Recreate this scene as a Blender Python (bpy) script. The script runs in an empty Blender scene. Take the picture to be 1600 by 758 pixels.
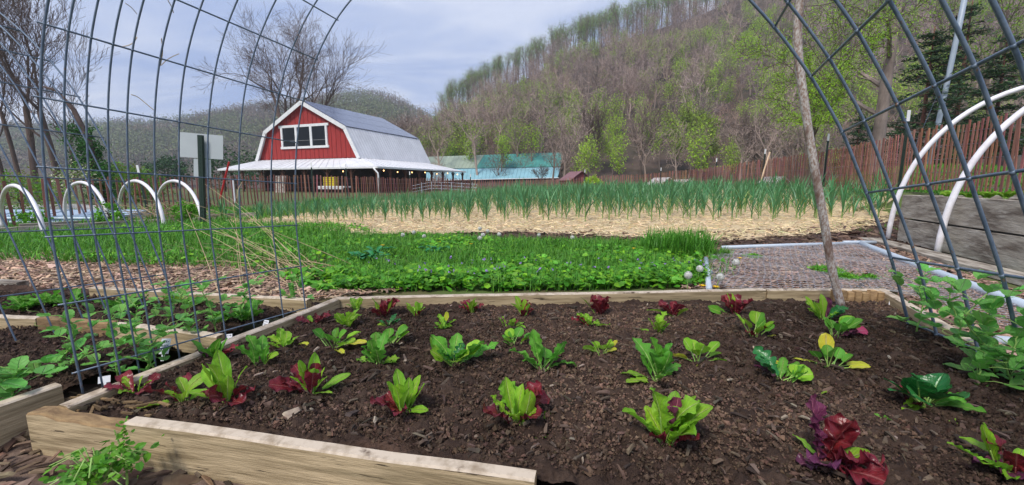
import bpy, math, random
import numpy as np
from math import radians, sin, cos, pi, sqrt, atan2

sc = bpy.context.scene
C = sc.collection
# ------------------------------------------------------------------ camera, sky, sun, exposure
F = 640.0; PITCH = math.atan(93/640.0); H = 0.80
cam_d = bpy.data.cameras.new('camera'); cam = bpy.data.objects.new('camera', cam_d); C.objects.link(cam)
cam.location = (0, 0, H); cam.rotation_euler = (pi/2 - PITCH, 0, 0)
cam_d.sensor_width = 36; cam_d.lens = 36*F/1600.0; cam_d.clip_start = 0.02; cam_d.clip_end = 5000
sc.camera = cam
SUN_EL, SUN_AZ = radians(52), radians(215)      # azimuth measured clockwise from +Y
world = bpy.data.worlds.new('World'); sc.world = world; world.use_nodes = True
wn = world.node_tree.nodes; wl = world.node_tree.links; wn.clear()
wo = wn.new('ShaderNodeOutputWorld'); mixs = wn.new('ShaderNodeMixShader')
b1 = wn.new('ShaderNodeBackground'); b2 = wn.new('ShaderNodeBackground')
sky = wn.new('ShaderNodeTexSky'); sky.sky_type = 'NISHITA'; sky.sun_disc = False
sky.sun_elevation = SUN_EL; sky.sun_rotation = SUN_AZ; sky.air_density = 1.2; sky.dust_density = 2.0
wl.new(sky.outputs[0], b1.inputs[0]); b1.inputs[1].default_value = 0.10
tc = wn.new('ShaderNodeTexCoord'); sep = wn.new('ShaderNodeSeparateXYZ'); wl.new(tc.outputs['Generated'], sep.inputs[0])
mx = wn.new('ShaderNodeMath'); mx.operation = 'MAXIMUM'; mx.inputs[1].default_value = 0.0; wl.new(sep.outputs[2], mx.inputs[0])
ad = wn.new('ShaderNodeMath'); ad.operation = 'ADD'; ad.inputs[1].default_value = 0.22; wl.new(mx.outputs[0], ad.inputs[0])
dx = wn.new('ShaderNodeMath'); dx.operation = 'DIVIDE'; wl.new(sep.outputs[0], dx.inputs[0]); wl.new(ad.outputs[0], dx.inputs[1])
dy = wn.new('ShaderNodeMath'); dy.operation = 'DIVIDE'; wl.new(sep.outputs[1], dy.inputs[0]); wl.new(ad.outputs[0], dy.inputs[1])
cb = wn.new('ShaderNodeCombineXYZ'); wl.new(dx.outputs[0], cb.inputs[0]); wl.new(dy.outputs[0], cb.inputs[1])
mp = wn.new('ShaderNodeMapping'); mp.inputs['Rotation'].default_value = (0, 0, radians(25)); mp.inputs['Scale'].default_value = (0.8, 1.9, 1)
wl.new(cb.outputs[0], mp.inputs[0])
n1 = wn.new('ShaderNodeTexNoise'); n1.inputs['Scale'].default_value = 1.3; n1.inputs['Detail'].default_value = 7; n1.inputs['Roughness'].default_value = 0.55
n1.inputs['Distortion'].default_value = 0.5
wl.new(mp.outputs[0], n1.inputs[0])
cr = wn.new('ShaderNodeValToRGB'); cr.color_ramp.elements[0].position = 0.38; cr.color_ramp.elements[1].position = 0.62
cr.color_ramp.elements[0].color = (0.31, 0.41, 0.69, 1); cr.color_ramp.elements[1].color = (0.66, 0.71, 0.86, 1)
wl.new(n1.outputs[0], cr.inputs[0]); wl.new(cr.outputs[0], b2.inputs[0]); b2.inputs[1].default_value = 1.02
wl.new(b1.outputs[0], mixs.inputs[1]); wl.new(b2.outputs[0], mixs.inputs[2]); mixs.inputs[0].default_value = 0.88
wl.new(mixs.outputs[0], wo.inputs[0])
sd = bpy.data.lights.new('sun', 'SUN'); sd.energy = 3.0; sd.angle = radians(14); sd.color = (1, 0.95, 0.87)
sun = bpy.data.objects.new('sun', sd); C.objects.link(sun)
sun.rotation_euler = (pi/2 - SUN_EL, 0, pi - SUN_AZ)
sc.view_settings.view_transform = 'Standard'; sc.view_settings.look = 'None'
sc.view_settings.exposure = 0.32; sc.view_settings.gamma = 1.0

# ------------------------------------------------------------------ measuring helpers (a photo ray met with a level or upright plane)
def ray(px, py):
    x = (px-800)/F; y = -(py-379)/F
    return np.array([x, cos(PITCH)+y*sin(PITCH), -sin(PITCH)+y*cos(PITCH)])
CAMP = np.array([0, 0, H])
def G(px, py, z=0.08):
    d = ray(px, py); return CAMP + d*((z-H)/d[2])
def PY(px, py, Y):
    d = ray(px, py); return CAMP + d*(Y/d[1])
def smooth(a, b, x):
    t = np.clip((np.asarray(x, float)-a)/(b-a), 0, 1); return t*t*(3-2*t)

# ------------------------------------------------------------------ noise
_rt = np.random.default_rng(5).random((256, 256))
def vnoise(x, y):
    x = np.asarray(x, float); y = np.asarray(y, float)
    xi = np.floor(x).astype(int); yi = np.floor(y).astype(int); fx = x-xi; fy = y-yi
    fx = fx*fx*(3-2*fx); fy = fy*fy*(3-2*fy)
    a = _rt[xi & 255, yi & 255]; b = _rt[(xi+1) & 255, yi & 255]; c = _rt[xi & 255, (yi+1) & 255]; d = _rt[(xi+1) & 255, (yi+1) & 255]
    return (a*(1-fx)+b*fx)*(1-fy)+(c*(1-fx)+d*fx)*fy
def fbm(x, y, o=4, g=0.5):
    s = 0; a = 1; t = 0
    for k in range(o):
        s = s+a*vnoise(x*2**k+17.3*k, y*2**k+9.1*k); t += a; a *= g
    return s/t-0.5

# ------------------------------------------------------------------ mesh builder
class MB:
    def __init__(s): s.v = []; s.f = []; s.m = []; s.t = []; s.u = []; s.n = 0
    def add(s, V, Fc, mat=0, tint=(1, 1, 1), uv=None):
        V = np.asarray(V, float).reshape(-1, 3); n = len(V)
        Fl = Fc if isinstance(Fc, list) and len(Fc) and isinstance(Fc[0], np.ndarray) and Fc[0].ndim == 2 else None
        if Fl is None:
            if isinstance(Fc, np.ndarray): Fl = [Fc]
            else:
                by = {}
                for f in Fc: by.setdefault(len(f), []).append(f)
                Fl = [np.array(q) for q in by.values()]
        for q in Fl: s.f.append(q+s.n); s.m.append(np.full(len(q), mat, np.int32))
        s.v.append(V); t = np.asarray(tint, float)
        s.t.append(np.tile(t, (n, 1)) if t.ndim == 1 else t)
        s.u.append(np.zeros((n, 2)) if uv is None else np.asarray(uv, float))
        s.n += n
    def quads(s, P, U, W, mat=0, tint=(1, 1, 1)):
        """rectangles centred at P with half vectors U, W"""
        n = len(P); V = np.stack([P-U-W, P+U-W, P+U+W, P-U+W], 1).reshape(-1, 3)
        Fq = np.arange(4*n).reshape(n, 4); t = np.asarray(tint, float)
        if t.ndim == 2: t = np.repeat(t, 4, 0)
        s.add(V, Fq, mat, t, np.tile(np.array([[0, 0], [1, 0], [1, 1], [0, 1]]), (n, 1)))
    def prisms(s, A, B, ra, rb, sides=3, mat=0, tint=(1, 1, 1), caps=False):
        A = np.asarray(A, float).reshape(-1, 3); B = np.asarray(B, float).reshape(-1, 3); n = len(A)
        ra = np.broadcast_to(np.asarray(ra, float), (n,)); rb = np.broadcast_to(np.asarray(rb, float), (n,))
        d = B-A; L = np.linalg.norm(d, axis=1, keepdims=True)+1e-9; d = d/L
        h = np.where(np.abs(d[:, 2:3]) < 0.9, np.array([[0, 0, 1.]]), np.array([[1., 0, 0]]))
        u = np.cross(d, h); u /= np.linalg.norm(u, axis=1, keepdims=True); w = np.cross(d, u)
        an = np.arange(sides)*2*pi/sides
        ring = u[:, None]*np.cos(an)[None, :, None]+w[:, None]*np.sin(an)[None, :, None]
        V = np.concatenate([A[:, None]+ring*ra[:, None, None], B[:, None]+ring*rb[:, None, None]], 1).reshape(-1, 3)
        k = np.arange(sides); base = (np.arange(n)*2*sides)[:, None, None]
        q = np.stack([k, (k+1) % sides, (k+1) % sides+sides, k+sides], 1)[None]+base
        fl = [q.reshape(-1, 4)]
        if caps:
            fl.append((k[::-1][None]+(np.arange(n)*2*sides)[:, None])); fl.append((k+sides)[None]+(np.arange(n)*2*sides)[:, None])
        t = np.asarray(tint, float)
        if t.ndim == 2: t = np.repeat(t, 2*sides, 0)
        s.add(V, fl, mat, t)
    def tube(s, pts, r, sides=8, mat=0, tint=(1, 1, 1), cap=True):
        P = np.asarray(pts, float); n = len(P); r = np.broadcast_to(np.asarray(r, float), (n,))
        T = np.gradient(P, axis=0); T /= np.linalg.norm(T, axis=1, keepdims=True)+1e-12
        u = np.cross(T[0], [0, 0, 1.0]); 
        if np.linalg.norm(u) < 1e-3: u = np.array([1., 0, 0])
        V = []; an = np.arange(sides)*2*pi/sides
        for i in range(n):
            u = u-T[i]*u.dot(T[i]); u /= np.linalg.norm(u); w = np.cross(T[i], u)
            V.append(P[i]+r[i]*(np.cos(an)[:, None]*u+np.sin(an)[:, None]*w))
        V = np.concatenate(V); k = np.arange(sides)
        q = np.concatenate([np.stack([k, (k+1) % sides, (k+1) % sides+sides, k+sides], 1)+i*sides for i in range(n-1)])
        fl = [q]
        if cap: fl += [k[::-1][None], (k+(n-1)*sides)[None]]
        uv = np.stack([np.tile(k/sides, n), np.repeat(np.arange(n)/(n-1), sides)], 1)
        s.add(V, fl, mat, tint, uv)
    def box(s, c, size, R=None, mat=0, tint=(1, 1, 1)):
        x, y, z = np.array(size)/2.0
        V = np.array([[-x, -y, -z], [x, -y, -z], [x, y, -z], [-x, y, -z], [-x, -y, z], [x, -y, z], [x, y, z], [-x, y, z]])
        if R is not None: V = V @ np.asarray(R).T
        s.add(V+np.asarray(c), np.array([[0, 3, 2, 1], [4, 5, 6, 7], [0, 1, 5, 4], [1, 2, 6, 5], [2, 3, 7, 6], [3, 0, 4, 7]]), mat, tint)
    def hexa(s, V8, mat=0, tint=(1, 1, 1)):
        s.add(V8, np.array([[0, 3, 2, 1], [4, 5, 6, 7], [0, 1, 5, 4], [1, 2, 6, 5], [2, 3, 7, 6], [3, 0, 4, 7]]), mat, tint)
    def grid(s, P, mat=0, tint=(1, 1, 1), uv=None):
        """P: (a,b,3) grid of points"""
        a, b = P.shape[:2]; i = np.arange(a*b).reshape(a, b)
        q = np.stack([i[:-1, :-1], i[1:, :-1], i[1:, 1:], i[:-1, 1:]], -1).reshape(-1, 4)
        if uv is None:
            U, W = np.meshgrid(np.linspace(0, 1, a), np.linspace(0, 1, b), indexing='ij'); uv = np.stack([U, W], -1)
        s.add(P.reshape(-1, 3), q, mat, tint, uv.reshape(-1, 2))
    def sphere(s, c, r, seg=10, ring=6, mat=0, tint=(1, 1, 1), jitter=0, rng=None):
        r = np.broadcast_to(np.asarray(r, float), (3,))
        th = np.linspace(0, pi, ring+1)[:, None]; ph = np.linspace(0, 2*pi, seg, endpoint=False)[None]
        P = np.stack([np.sin(th)*np.cos(ph), np.sin(th)*np.sin(ph), np.cos(th)*np.ones_like(ph)], -1)
        if jitter: P = P*(1+jitter*(rng.random((ring+1, 1, 1))-.5)+jitter*(rng.random(P.shape[:2])[..., None]-.5))
        P = P*r+np.asarray(c); i = np.arange((ring+1)*seg).reshape(ring+1, seg); j = np.roll(i, -1, 1)
        q = np.stack([i[:-1], i[1:], j[1:], j[:-1]], -1).reshape(-1, 4)
        s.add(P.reshape(-1, 3), q, mat, tint)
    def mesh(s, name, mats, smooth_=False):
        me = bpy.data.meshes.new(name)
        if s.n:
            V = np.concatenate(s.v); me.vertices.add(len(V)); me.vertices.foreach_set('co', V.ravel())
            li = np.concatenate([q.ravel() for q in s.f]); cnt = np.concatenate([np.full(len(q), q.shape[1]) for q in s.f])
            me.loops.add(len(li)); me.loops.foreach_set('vertex_index', li.astype(np.int32))
            me.polygons.add(len(cnt)); st = np.concatenate([[0], np.cumsum(cnt)[:-1]]).astype(np.int32)
            me.polygons.foreach_set('loop_start', st)
            me.polygons.foreach_set('material_index', np.concatenate(s.m))
            me.polygons.foreach_set('use_smooth', np.full(len(cnt), bool(smooth_)))
            me.update(calc_edges=True)
            ca = me.color_attributes.new('tint', 'FLOAT_COLOR', 'POINT')
            T = np.concatenate(s.t); ca.data.foreach_set('color', np.concatenate([T, np.ones((len(T), 1))], 1).ravel())
            uvl = me.uv_layers.new(name='uv'); U = np.concatenate(s.u)[li]; uvl.data.foreach_set('uv', U.ravel())
        for m in (mats if isinstance(mats, (list, tuple)) else [mats]): me.materials.append(m)
        return me
    def build(s, name, mats, parent=None, smooth_=False, **kw):
        o = bpy.data.objects.new(name, s.mesh(name, mats, smooth_)); C.objects.link(o)
        if parent is not None: o.parent = parent
        return tag(o, **kw)

def tag(o, label=None, cat=None, group=None, kind=None):
    if label: o['label'] = label
    if cat: o['category'] = cat
    if group: o['group'] = group
    if kind: o['kind'] = kind
    return o
def empty(name, loc, rz=0, **kw):
    o = bpy.data.objects.new(name, None); C.objects.link(o); o.location = loc; o.rotation_euler = (0, 0, rz)
    o.empty_display_size = 0.1; return tag(o, **kw)
def copy_tree(o, parent=None):
    c = o.copy(); C.objects.link(c); c.parent = parent
    for ch in list(KIDS.get(o.name, [])): copy_tree(ch, c)
    return c
KIDS = {}
def register(root):
    for o in bpy.data.objects:
        if o.parent is not None:
            l = KIDS.setdefault(o.parent.name, [])
            if o not in l: l.append(o)

# ------------------------------------------------------------------ materials
def mat(name, col, rough=0.8, var=None, scale=5.0, detail=5, bump=0.0, bscale=None, tint=True, stretch=(1, 1, 1),
        metallic=0.0, transl=0.0, coords='Object', thr=(0.35, 0.65), spec=0.3, bdist=0.01, var2=None, scale2=1.0, thr2=(.5, .7), var3=None, scale3=5.0, thr3=(.62, .66)):
    m = bpy.data.materials.new(name); m.use_nodes = True; N = m.node_tree.nodes; L = m.node_tree.links
    p = N['Principled BSDF']; p.inputs['Roughness'].default_value = rough; p.inputs['Metallic'].default_value = metallic
    p.inputs['Specular IOR Level'].default_value = spec
    tcn = N.new('ShaderNodeTexCoord'); mpn = N.new('ShaderNodeMapping'); mpn.inputs['Scale'].default_value = stretch
    L.new(tcn.outputs[coords], mpn.inputs[0]); out = None
    base = N.new('ShaderNodeRGB'); base.outputs[0].default_value = (*col, 1); out = base.outputs[0]
    def layer(out, c2, sc_, th):
        nz = N.new('ShaderNodeTexNoise'); nz.inputs['Scale'].default_value = sc_; nz.inputs['Detail'].default_value = detail
        nz.inputs['Roughness'].default_value = 0.6
        L.new(mpn.outputs[0], nz.inputs[0]); mr = N.new('ShaderNodeMapRange'); mr.inputs[1].default_value = th[0]; mr.inputs[2].default_value = th[1]
        L.new(nz.outputs[0], mr.inputs[0]); mi = N.new('ShaderNodeMix'); mi.data_type = 'RGBA'
        L.new(mr.outputs[0], mi.inputs[0]); L.new(out, mi.inputs[6]); mi.inputs[7].default_value = (*c2, 1); return mi.outputs[2]
    if var: out = layer(out, var, scale, thr)
    if var2: out = layer(out, var2, scale2, thr2)
    if var3: out = layer(out, var3, scale3, thr3)
    if tint:
        at = N.new('ShaderNodeAttribute'); at.attribute_name = 'tint'; mu = N.new('ShaderNodeMix'); mu.data_type = 'RGBA'; mu.blend_type = 'MULTIPLY'
        mu.inputs[0].default_value = 1; L.new(out, mu.inputs[6]); L.new(at.outputs['Color'], mu.inputs[7]); out = mu.outputs[2]
    L.new(out, p.inputs['Base Color'])
    if bump:
        nb = N.new('ShaderNodeTexNoise'); nb.inputs['Scale'].default_value = bscale or scale*3; nb.inputs['Detail'].default_value = 6; nb.inputs['Roughness'].default_value = .65
        L.new(mpn.outputs[0], nb.inputs[0]); bn = N.new('ShaderNodeBump'); bn.inputs['Strength'].default_value = bump; bn.inputs['Distance'].default_value = bdist
        L.new(nb.outputs[0], bn.inputs['Height']); L.new(bn.outputs[0], p.inputs['Normal'])
    if transl:
        tr = N.new('ShaderNodeBsdfTranslucent'); ms = N.new('ShaderNodeMixShader'); ms.inputs[0].default_value = transl
        L.new(out, tr.inputs[0]); L.new(p.outputs[0], ms.inputs[1]); L.new(tr.outputs[0], ms.inputs[2]); L.new(ms.outputs[0], N['Material Output'].inputs[0])
    return m
def leafmat(name, col, edge, vein, rough=0.4, transl=0.3, veins=9.0, spec=0.3, blot=0.6):
    """leaf with pale midrib and side veins (uv), an edge colour and blotches"""
    m = bpy.data.materials.new(name); m.use_nodes = True; N = m.node_tree.nodes; L = m.node_tree.links
    p = N['Principled BSDF']; p.inputs['Roughness'].default_value = rough; p.inputs['Specular IOR Level'].default_value = spec
    uv = N.new('ShaderNodeUVMap'); sp = N.new('ShaderNodeSeparateXYZ'); L.new(uv.outputs[0], sp.inputs[0])
    def M(op, a, b=None, c=None):
        n = N.new('ShaderNodeMath'); n.operation = op
        for i, x in enumerate((a, b, c)):
            if x is None: continue
            if isinstance(x, (int, float)): n.inputs[i].default_value = x
            else: L.new(x, n.inputs[i])
        return n.outputs[0]
    au = M('ABSOLUTE', M('SUBTRACT', sp.outputs[0], 0.5))
    mid = M('SUBTRACT', 1.0, M('MULTIPLY', au, 16.0)); mid = M('MAXIMUM', mid, 0.0)
    sv = M('SINE', M('MULTIPLY', M('SUBTRACT', sp.outputs[1], M('MULTIPLY', au, 0.7)), veins*2*pi))
    sv = M('MAXIMUM', M('MULTIPLY', M('SUBTRACT', sv, 0.86), 5.0), 0.0)
    ve = M('MINIMUM', M('ADD', mid, M('MULTIPLY', sv, 0.55)), 1.0)
    tcn = N.new('ShaderNodeTexCoord'); nz = N.new('ShaderNodeTexNoise'); nz.inputs['Scale'].default_value = 38; nz.inputs['Detail'].default_value = 4
    L.new(tcn.outputs['Object'], nz.inputs[0])
    e = M('ADD', M('MULTIPLY', au, 1.6), M('MULTIPLY', M('SUBTRACT', nz.outputs[0], 0.5), 2.2*blot)); e = M('MINIMUM', M('MAXIMUM', e, 0.0), 1.0)
    def mixc(f, a, b):
        n = N.new('ShaderNodeMix'); n.data_type = 'RGBA'; L.new(f, n.inputs[0])
        for i, x in ((6, a), (7, b)):
            if isinstance(x, tuple): n.inputs[i].default_value = (*x, 1)
            else: L.new(x, n.inputs[i])
        return n.outputs[2]
    c = mixc(e, col, edge); c = mixc(ve, c, vein)
    at = N.new('ShaderNodeAttribute'); at.attribute_name = 'tint'; mu = N.new('ShaderNodeMix'); mu.data_type = 'RGBA'; mu.blend_type = 'MULTIPLY'
    mu.inputs[0].default_value = 1; L.new(c, mu.inputs[6]); L.new(at.outputs['Color'], mu.inputs[7]); c = mu.outputs[2]
    L.new(c, p.inputs['Base Color'])
    bn = N.new('ShaderNodeBump'); bn.inputs['Strength'].default_value = 0.9; bn.inputs['Distance'].default_value = 0.003; bn.invert = True
    L.new(M('ADD', ve, M('MULTIPLY', nz.outputs[0], 0.8)), bn.inputs['Height']); L.new(bn.outputs[0], p.inputs['Normal'])
    tr = N.new('ShaderNodeBsdfTranslucent'); ms = N.new('ShaderNodeMixShader'); ms.inputs[0].default_value = transl
    L.new(c, tr.inputs[0]); L.new(p.outputs[0], ms.inputs[1]); L.new(tr.outputs[0], ms.inputs[2]); L.new(ms.outputs[0], N['Material Output'].inputs[0])
    return m
M_ = {}
M_['soil'] = mat('soil', (.046, .029, .022), .95, (.092, .060, .044), 14, 8, 1.0, 90, False, thr=(.42, .72), bdist=.012, var2=(.155, .09, .062), scale2=3.2, thr2=(.60, .80), spec=.15)
M_['clod'] = mat('clod', (.055, .036, .027), .95, (.12, .079, .058), 30, 5, .8, 120, thr=(.4, .7), spec=.15)
M_['chip'] = mat('chip', (.30, .235, .17), .9, (.17, .115, .09), 30, 4, .15, 120, bdist=.003)
M_['straw'] = mat('straw', (.80, .65, .40), .7, (.64, .50, .30), 9, 4)
M_['mulchbase'] = mat('mulch_base', (.21, .145, .11), .95, (.085, .055, .043), 22, 6, .8, 60, False)
M_['strawbase'] = mat('straw_base', (.62, .49, .30), .9, (.40, .30, .18), 18, 6, .8, 70, False, var2=(.20, .12, .07), scale2=1.5, thr2=(.62, .8))
M_['darkmulch'] = mat('dark_mulch', (.085, .05, .038), .95, (.045, .027, .02), 16, 6, .8, 60, False)
M_['ground'] = mat('ground', (.085, .125, .03), .95, (.115, .085, .045), 1.1, 8, .6, 9, False, thr=(.45, .62))
M_['weed'] = mat('weed_leaf', (.085, .27, .020), .5, (.13, .35, .025), 6, 3, 0, transl=.35)
M_['blade'] = mat('grass_blade', (.10, .28, .030), .5, transl=.3)
M_['garlic'] = mat('garlic_leaf', (.048, .20, .078), .42, (.085, .26, .10), 7, 3, transl=.2, spec=.4)
M_['garlic_stem'] = mat('garlic_stem', (.23, .33, .10), .5, transl=.1)
M_['wood_new'] = mat('board_wood', (.52, .40, .24), .88, (.27, .20, .11), 4.5, 9, .6, 20, stretch=(1, 1, 9), thr=(.40, .62), var2=(.17, .135, .07), scale2=1.3, thr2=(.52, .68), bdist=.004, var3=(.075, .055, .032), scale3=6.5, thr3=(.625, .655))
M_['wood_top'] = mat('board_top', (.54, .45, .35), .85, (.29, .22, .15), 22.0, 8, .12, 60, thr=(.46, .68), var2=(.10, .065, .045), scale2=14, thr2=(.60, .68), bdist=.003)
M_['wood_rot'] = mat('rotten_wood', (.17, .105, .055), .95, (.34, .225, .11), 25, 7, .35, 60, stretch=(1, 1, .5))
M_['wood_grey'] = mat('weathered_wood', (.42, .375, .31), .9, (.15, .12, .095), 4, 9, .9, 16, stretch=(.6, .6, 6), thr=(.40, .62), var2=(.50, .46, .40), scale2=7, thr2=(.52, .72))
M_['wire'] = mat('galvanised_wire', (.10, .14, .20), .45, (.16, .205, .27), 40, 4, tint=False, metallic=.3, spec=.5, var2=(.19, .12, .08), scale2=55, thr2=(.64, .70))
M_['hoop'] = mat('white_pvc', (.80, .79, .82), .4, (.70, .66, .68), 12, 4, spec=.5)
M_['oldpipe'] = mat('stained_pipe', (.52, .485, .45), .65, (.27, .185, .145), 120, 9, .2, 60, stretch=(1, 1, .5), thr=(.42, .58), var2=(.17, .10, .075), scale2=9, thr2=(.50, .62))
M_['conduit'] = mat('grey_conduit', (.40, .47, .55), .45, (.48, .54, .60), 14, 4, spec=.5)
M_['net'] = mat('netting_wire', (.50, .49, .50), .5, (.34, .33, .36), 9, 3, metallic=.3)
M_['lath'] = mat('lath_red', (.34, .135, .10), .85, (.21, .08, .06), 6, 6, .3, 40, stretch=(1, 1, .3), thr=(.35, .7))
M_['postgreen'] = mat('post_green', (.018, .035, .026), .55, tint=False)
M_['white'] = mat('white_paint', (.78, .78, .77), .5, (.66, .66, .66), 3, 4)
M_['red'] = mat('barn_red', (.36, .035, .030), .75, (.27, .028, .026), 1.2, 5, .25, 6, stretch=(4, 4, .4))
M_['glass'] = mat('dark_glass', (.012, .014, .018), .45, tint=False, spec=.15)
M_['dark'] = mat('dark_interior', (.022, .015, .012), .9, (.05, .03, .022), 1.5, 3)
M_['brownwood'] = mat('brown_wood', (.12, .05, .028), .85, (.075, .034, .022), 5, 5)
M_['bark'] = mat('bark', (.17, .135, .115), .95, (.09, .07, .06), 4, 7, .8, 18, stretch=(1, 1, .35))
M_['twig'] = mat('twig', (.235, .19, .165), .95)
M_['leafy'] = mat('tree_leaf', (.25, .35, .055), .6, transl=.35)
M_['needle'] = mat('evergreen_leaf', (.030, .062, .022), .7, transl=.1)
M_['label'] = mat('tag_white', (.78, .79, .84), .4, tint=False)
M_['ink'] = mat('tag_ink', (.10, .10, .14), .6, tint=False)
M_['lime'] = leafmat('lime_leaf', (.31, .57, .035), (.20, .47, .03), (.58, .72, .22), rough=.5, transl=.38)
M_['green'] = leafmat('green_leaf', (.13, .40, .035), (.09, .31, .03), (.38, .58, .15), rough=.5, transl=.35)
M_['dkgreen'] = leafmat('dark_green_leaf', (.022, .16, .035), (.018, .13, .03), (.15, .36, .12), rough=.28, transl=.12, veins=6)
M_['redleaf'] = leafmat('red_leaf', (.22, .022, .028), (.12, .014, .030), (.42, .12, .12), rough=.3, transl=.2, blot=.9)
M_['purple'] = leafmat('purple_leaf', (.15, .035, .075), (.10, .022, .06), (.40, .14, .20), rough=.35, transl=.2)
M_['magenta'] = leafmat('magenta_leaf', (.52, .06, .16), (.45, .05, .14), (.62, .20, .30), transl=.3)
M_['yellow'] = leafmat('yellow_leaf', (.66, .58, .04), (.50, .58, .05), (.75, .70, .30))
M_['stalk'] = mat('stalk', (.30, .48, .12), .45, transl=.15)
M_['pinkstalk'] = mat('pink_stalk', (.42, .14, .15), .45, transl=.15)
M_['dry'] = mat('dry_stalk', (.52, .40, .24), .8, (.36, .26, .15), 8, 3)
# ------------------------------------------------------------------ terrain
FP = [(-160,272,100),(-60,275,88),(0,277,80),(100,277,73),(200,277,62),(300,275,52),(400,274,44),(460,273,40),(560,275,37),(650,278,30),(740,281,25),
      (800,280,24),(900,277,24),(1000,273,25),(1080,264,29),(1194,250,39),(1314,230,60),(1426,206,88),(1502,194,102),(1575,183,118),(1680,166,140)]
FH = 1.2
FPATH = []
for px, ty, hp in FP:
    Yd = FH*F/hp; p = PY(px, ty, Yd); FPATH.append((p[0], Yd, p[2]-FH))
FPATH = np.array(FPATH)
ctl = [tuple(p) for p in FPATH]
for x in np.arange(-6, 4.1, 1.0):
    for y in np.arange(0, 6.6, 1.0): ctl.append((x, y, .08))
for x in np.arange(4.5, 7, 1.0):
    for y in (1.5, 3, 4.5, 6): ctl.append((x, y, .09))
for x in np.arange(-5, 7.6, 1.25): ctl.append((x, 7.6, .10-.01*max(0, 1-x))); ctl.append((x, 9.0, .11-.025*max(0, 1-x)))
for Y, x0, x1 in ((11,-6,7.5),(14,-7,7.5),(17,-6,8.5),(21,-5,9),(26,-3,7)):
    for x in np.arange(x0, x1, 2.0): ctl.append((x, Y, .10+.03*max(0, x-3)-.035*max(0, 1-x)))
for q in [(-12,4,-.2),(-12,9,-.3),(-16,14,-.35),(-20,25,-.3),(-22,40,-.15),(-12,42,-.15),(0,45,-.1),(20,40,.5),(25,25,1.2),(14,14,1.3),(14,7,1.2),(-40,40,-.3),(40,60,1),(0,70,-.2),(-50,90,-.5),(-100,200,-2),(0,200,-1),(100,200,0),(0,-20,0),(30,-10,.4),(-30,-10,-.3)]: ctl.append(q)
CT = np.array(ctl)
def Zt(x, y):
    x = np.asarray(x, float); y = np.asarray(y, float); sh = np.broadcast(x, y).shape
    xf = np.broadcast_to(x, sh).ravel(); yf = np.broadcast_to(y, sh).ravel(); out = np.empty(len(xf))
    for i in range(0, len(xf), 20000):
        d2 = (xf[i:i+20000, None]-CT[:, 0])**2+(yf[i:i+20000, None]-CT[:, 1])**2+.15
        w = d2**-1.8; out[i:i+20000] = (w*CT[:, 2]).sum(1)/w.sum(1)
    return out.reshape(sh) if sh else float(out[0])
def warp(n, a, b, near, k):
    t = np.linspace(-1, 1, n); s_ = np.sinh(k*t)/np.sinh(k)
    return np.where(s_ < 0, -s_*a, s_*b)+near
gx = warp(240, -780, 780, 0, 6.5); gy = warp(240, -60, 620, 3, 6.0)
XX, YY = np.meshgrid(gx, gy, indexing='ij')
g = MB(); ZZ = Zt(XX, YY); g.grid(np.stack([XX, YY, ZZ], -1)[:, ::1]); g.build('ground', M_['ground'], smooth_=True, kind='structure')

def sheet(name, poly, m, lift=.012, step=.15, amp=.01, kind='structure', edge=.12, rng=np.random.default_rng(1)):
    """an irregular edged sheet following the terrain inside a world polygon"""
    P = np.array([p[:2] for p in poly]); x0, y0 = P.min(0); x1, y1 = P.max(0)
    xs = np.arange(x0-.3, x1+.3, step); ys = np.arange(y0-.3, y1+.3, step); X, Y = np.meshgrid(xs, ys, indexing='ij')
    ins = inpoly(X+fbm(X*2, Y*2)*edge*4, Y+fbm(X*2+9, Y*2+5)*edge*4, P)
    Z = Zt(X, Y)+lift+fbm(X*3, Y*3)*amp
    i = np.arange(X.size).reshape(X.shape); q = np.stack([i[:-1, :-1], i[1:, :-1], i[1:, 1:], i[:-1, 1:]], -1).reshape(-1, 4)
    keep = ins.ravel()[q].all(1); b = MB(); b.add(np.stack([X, Y, Z], -1).reshape(-1, 3), q[keep])
    return b.build(name, m, smooth_=True, kind=kind)
def inpoly(x, y, P):
    x = np.asarray(x); y = np.asarray(y); c = np.zeros(x.shape, bool); n = len(P)
    for i in range(n):
        x1, y1 = P[i]; x2, y2 = P[(i+1) % n]
        cond = ((y1 > y) != (y2 > y)); xi = (x2-x1)*(y-y1)/((y2-y1) if y2 != y1 else 1e-9)+x1
        c ^= cond & (x < xi)
    return c
def rand_in(poly, n, rng):
    P = np.array([p[:2] for p in poly]); lo = P.min(0); hi = P.max(0); out = np.zeros((0, 2))
    while len(out) < n:
        q = lo+rng.random((n*2, 2))*(hi-lo); out = np.concatenate([out, q[inpoly(q[:, 0], q[:, 1], P)]])
    return out[:n]
gp = lambda L, z=.08: [G(a, b, z) for a, b in L]
poly_path = gp([(-500,470),(-60,400),(200,395),(480,395),(640,455),(520,470),(300,470),(-60,470),(-500,560)])
poly_pathfront = [(-3, .2), (3, .2), (2.2, .75), (.2, .95), (-1.2, 1.2), (-3, 1.3)]
poly_straw = [G(318,338,.1), G(420,352,.1), G(560,366,.1), G(800,364,.1), G(1000,374,.1), G(1150,376,.1), G(1310,366,.1), G(1395,352,.1), (8.2, 9, 0), (8.6, 12, 0), (10.5, 18, 0), (10, 25, 0), (8.0, 28, 0), (-1, 26, 0), (-7, 20, 0), (-7.5, 14, 0), (-6.6, 10, 0)]
poly_dark = gp([(560,372),(830,362),(1000,368),(1310,356),(1400,345),(1480,380),(1440,400),(1340,384),(1130,392),(1000,384),(800,376)])
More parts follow.
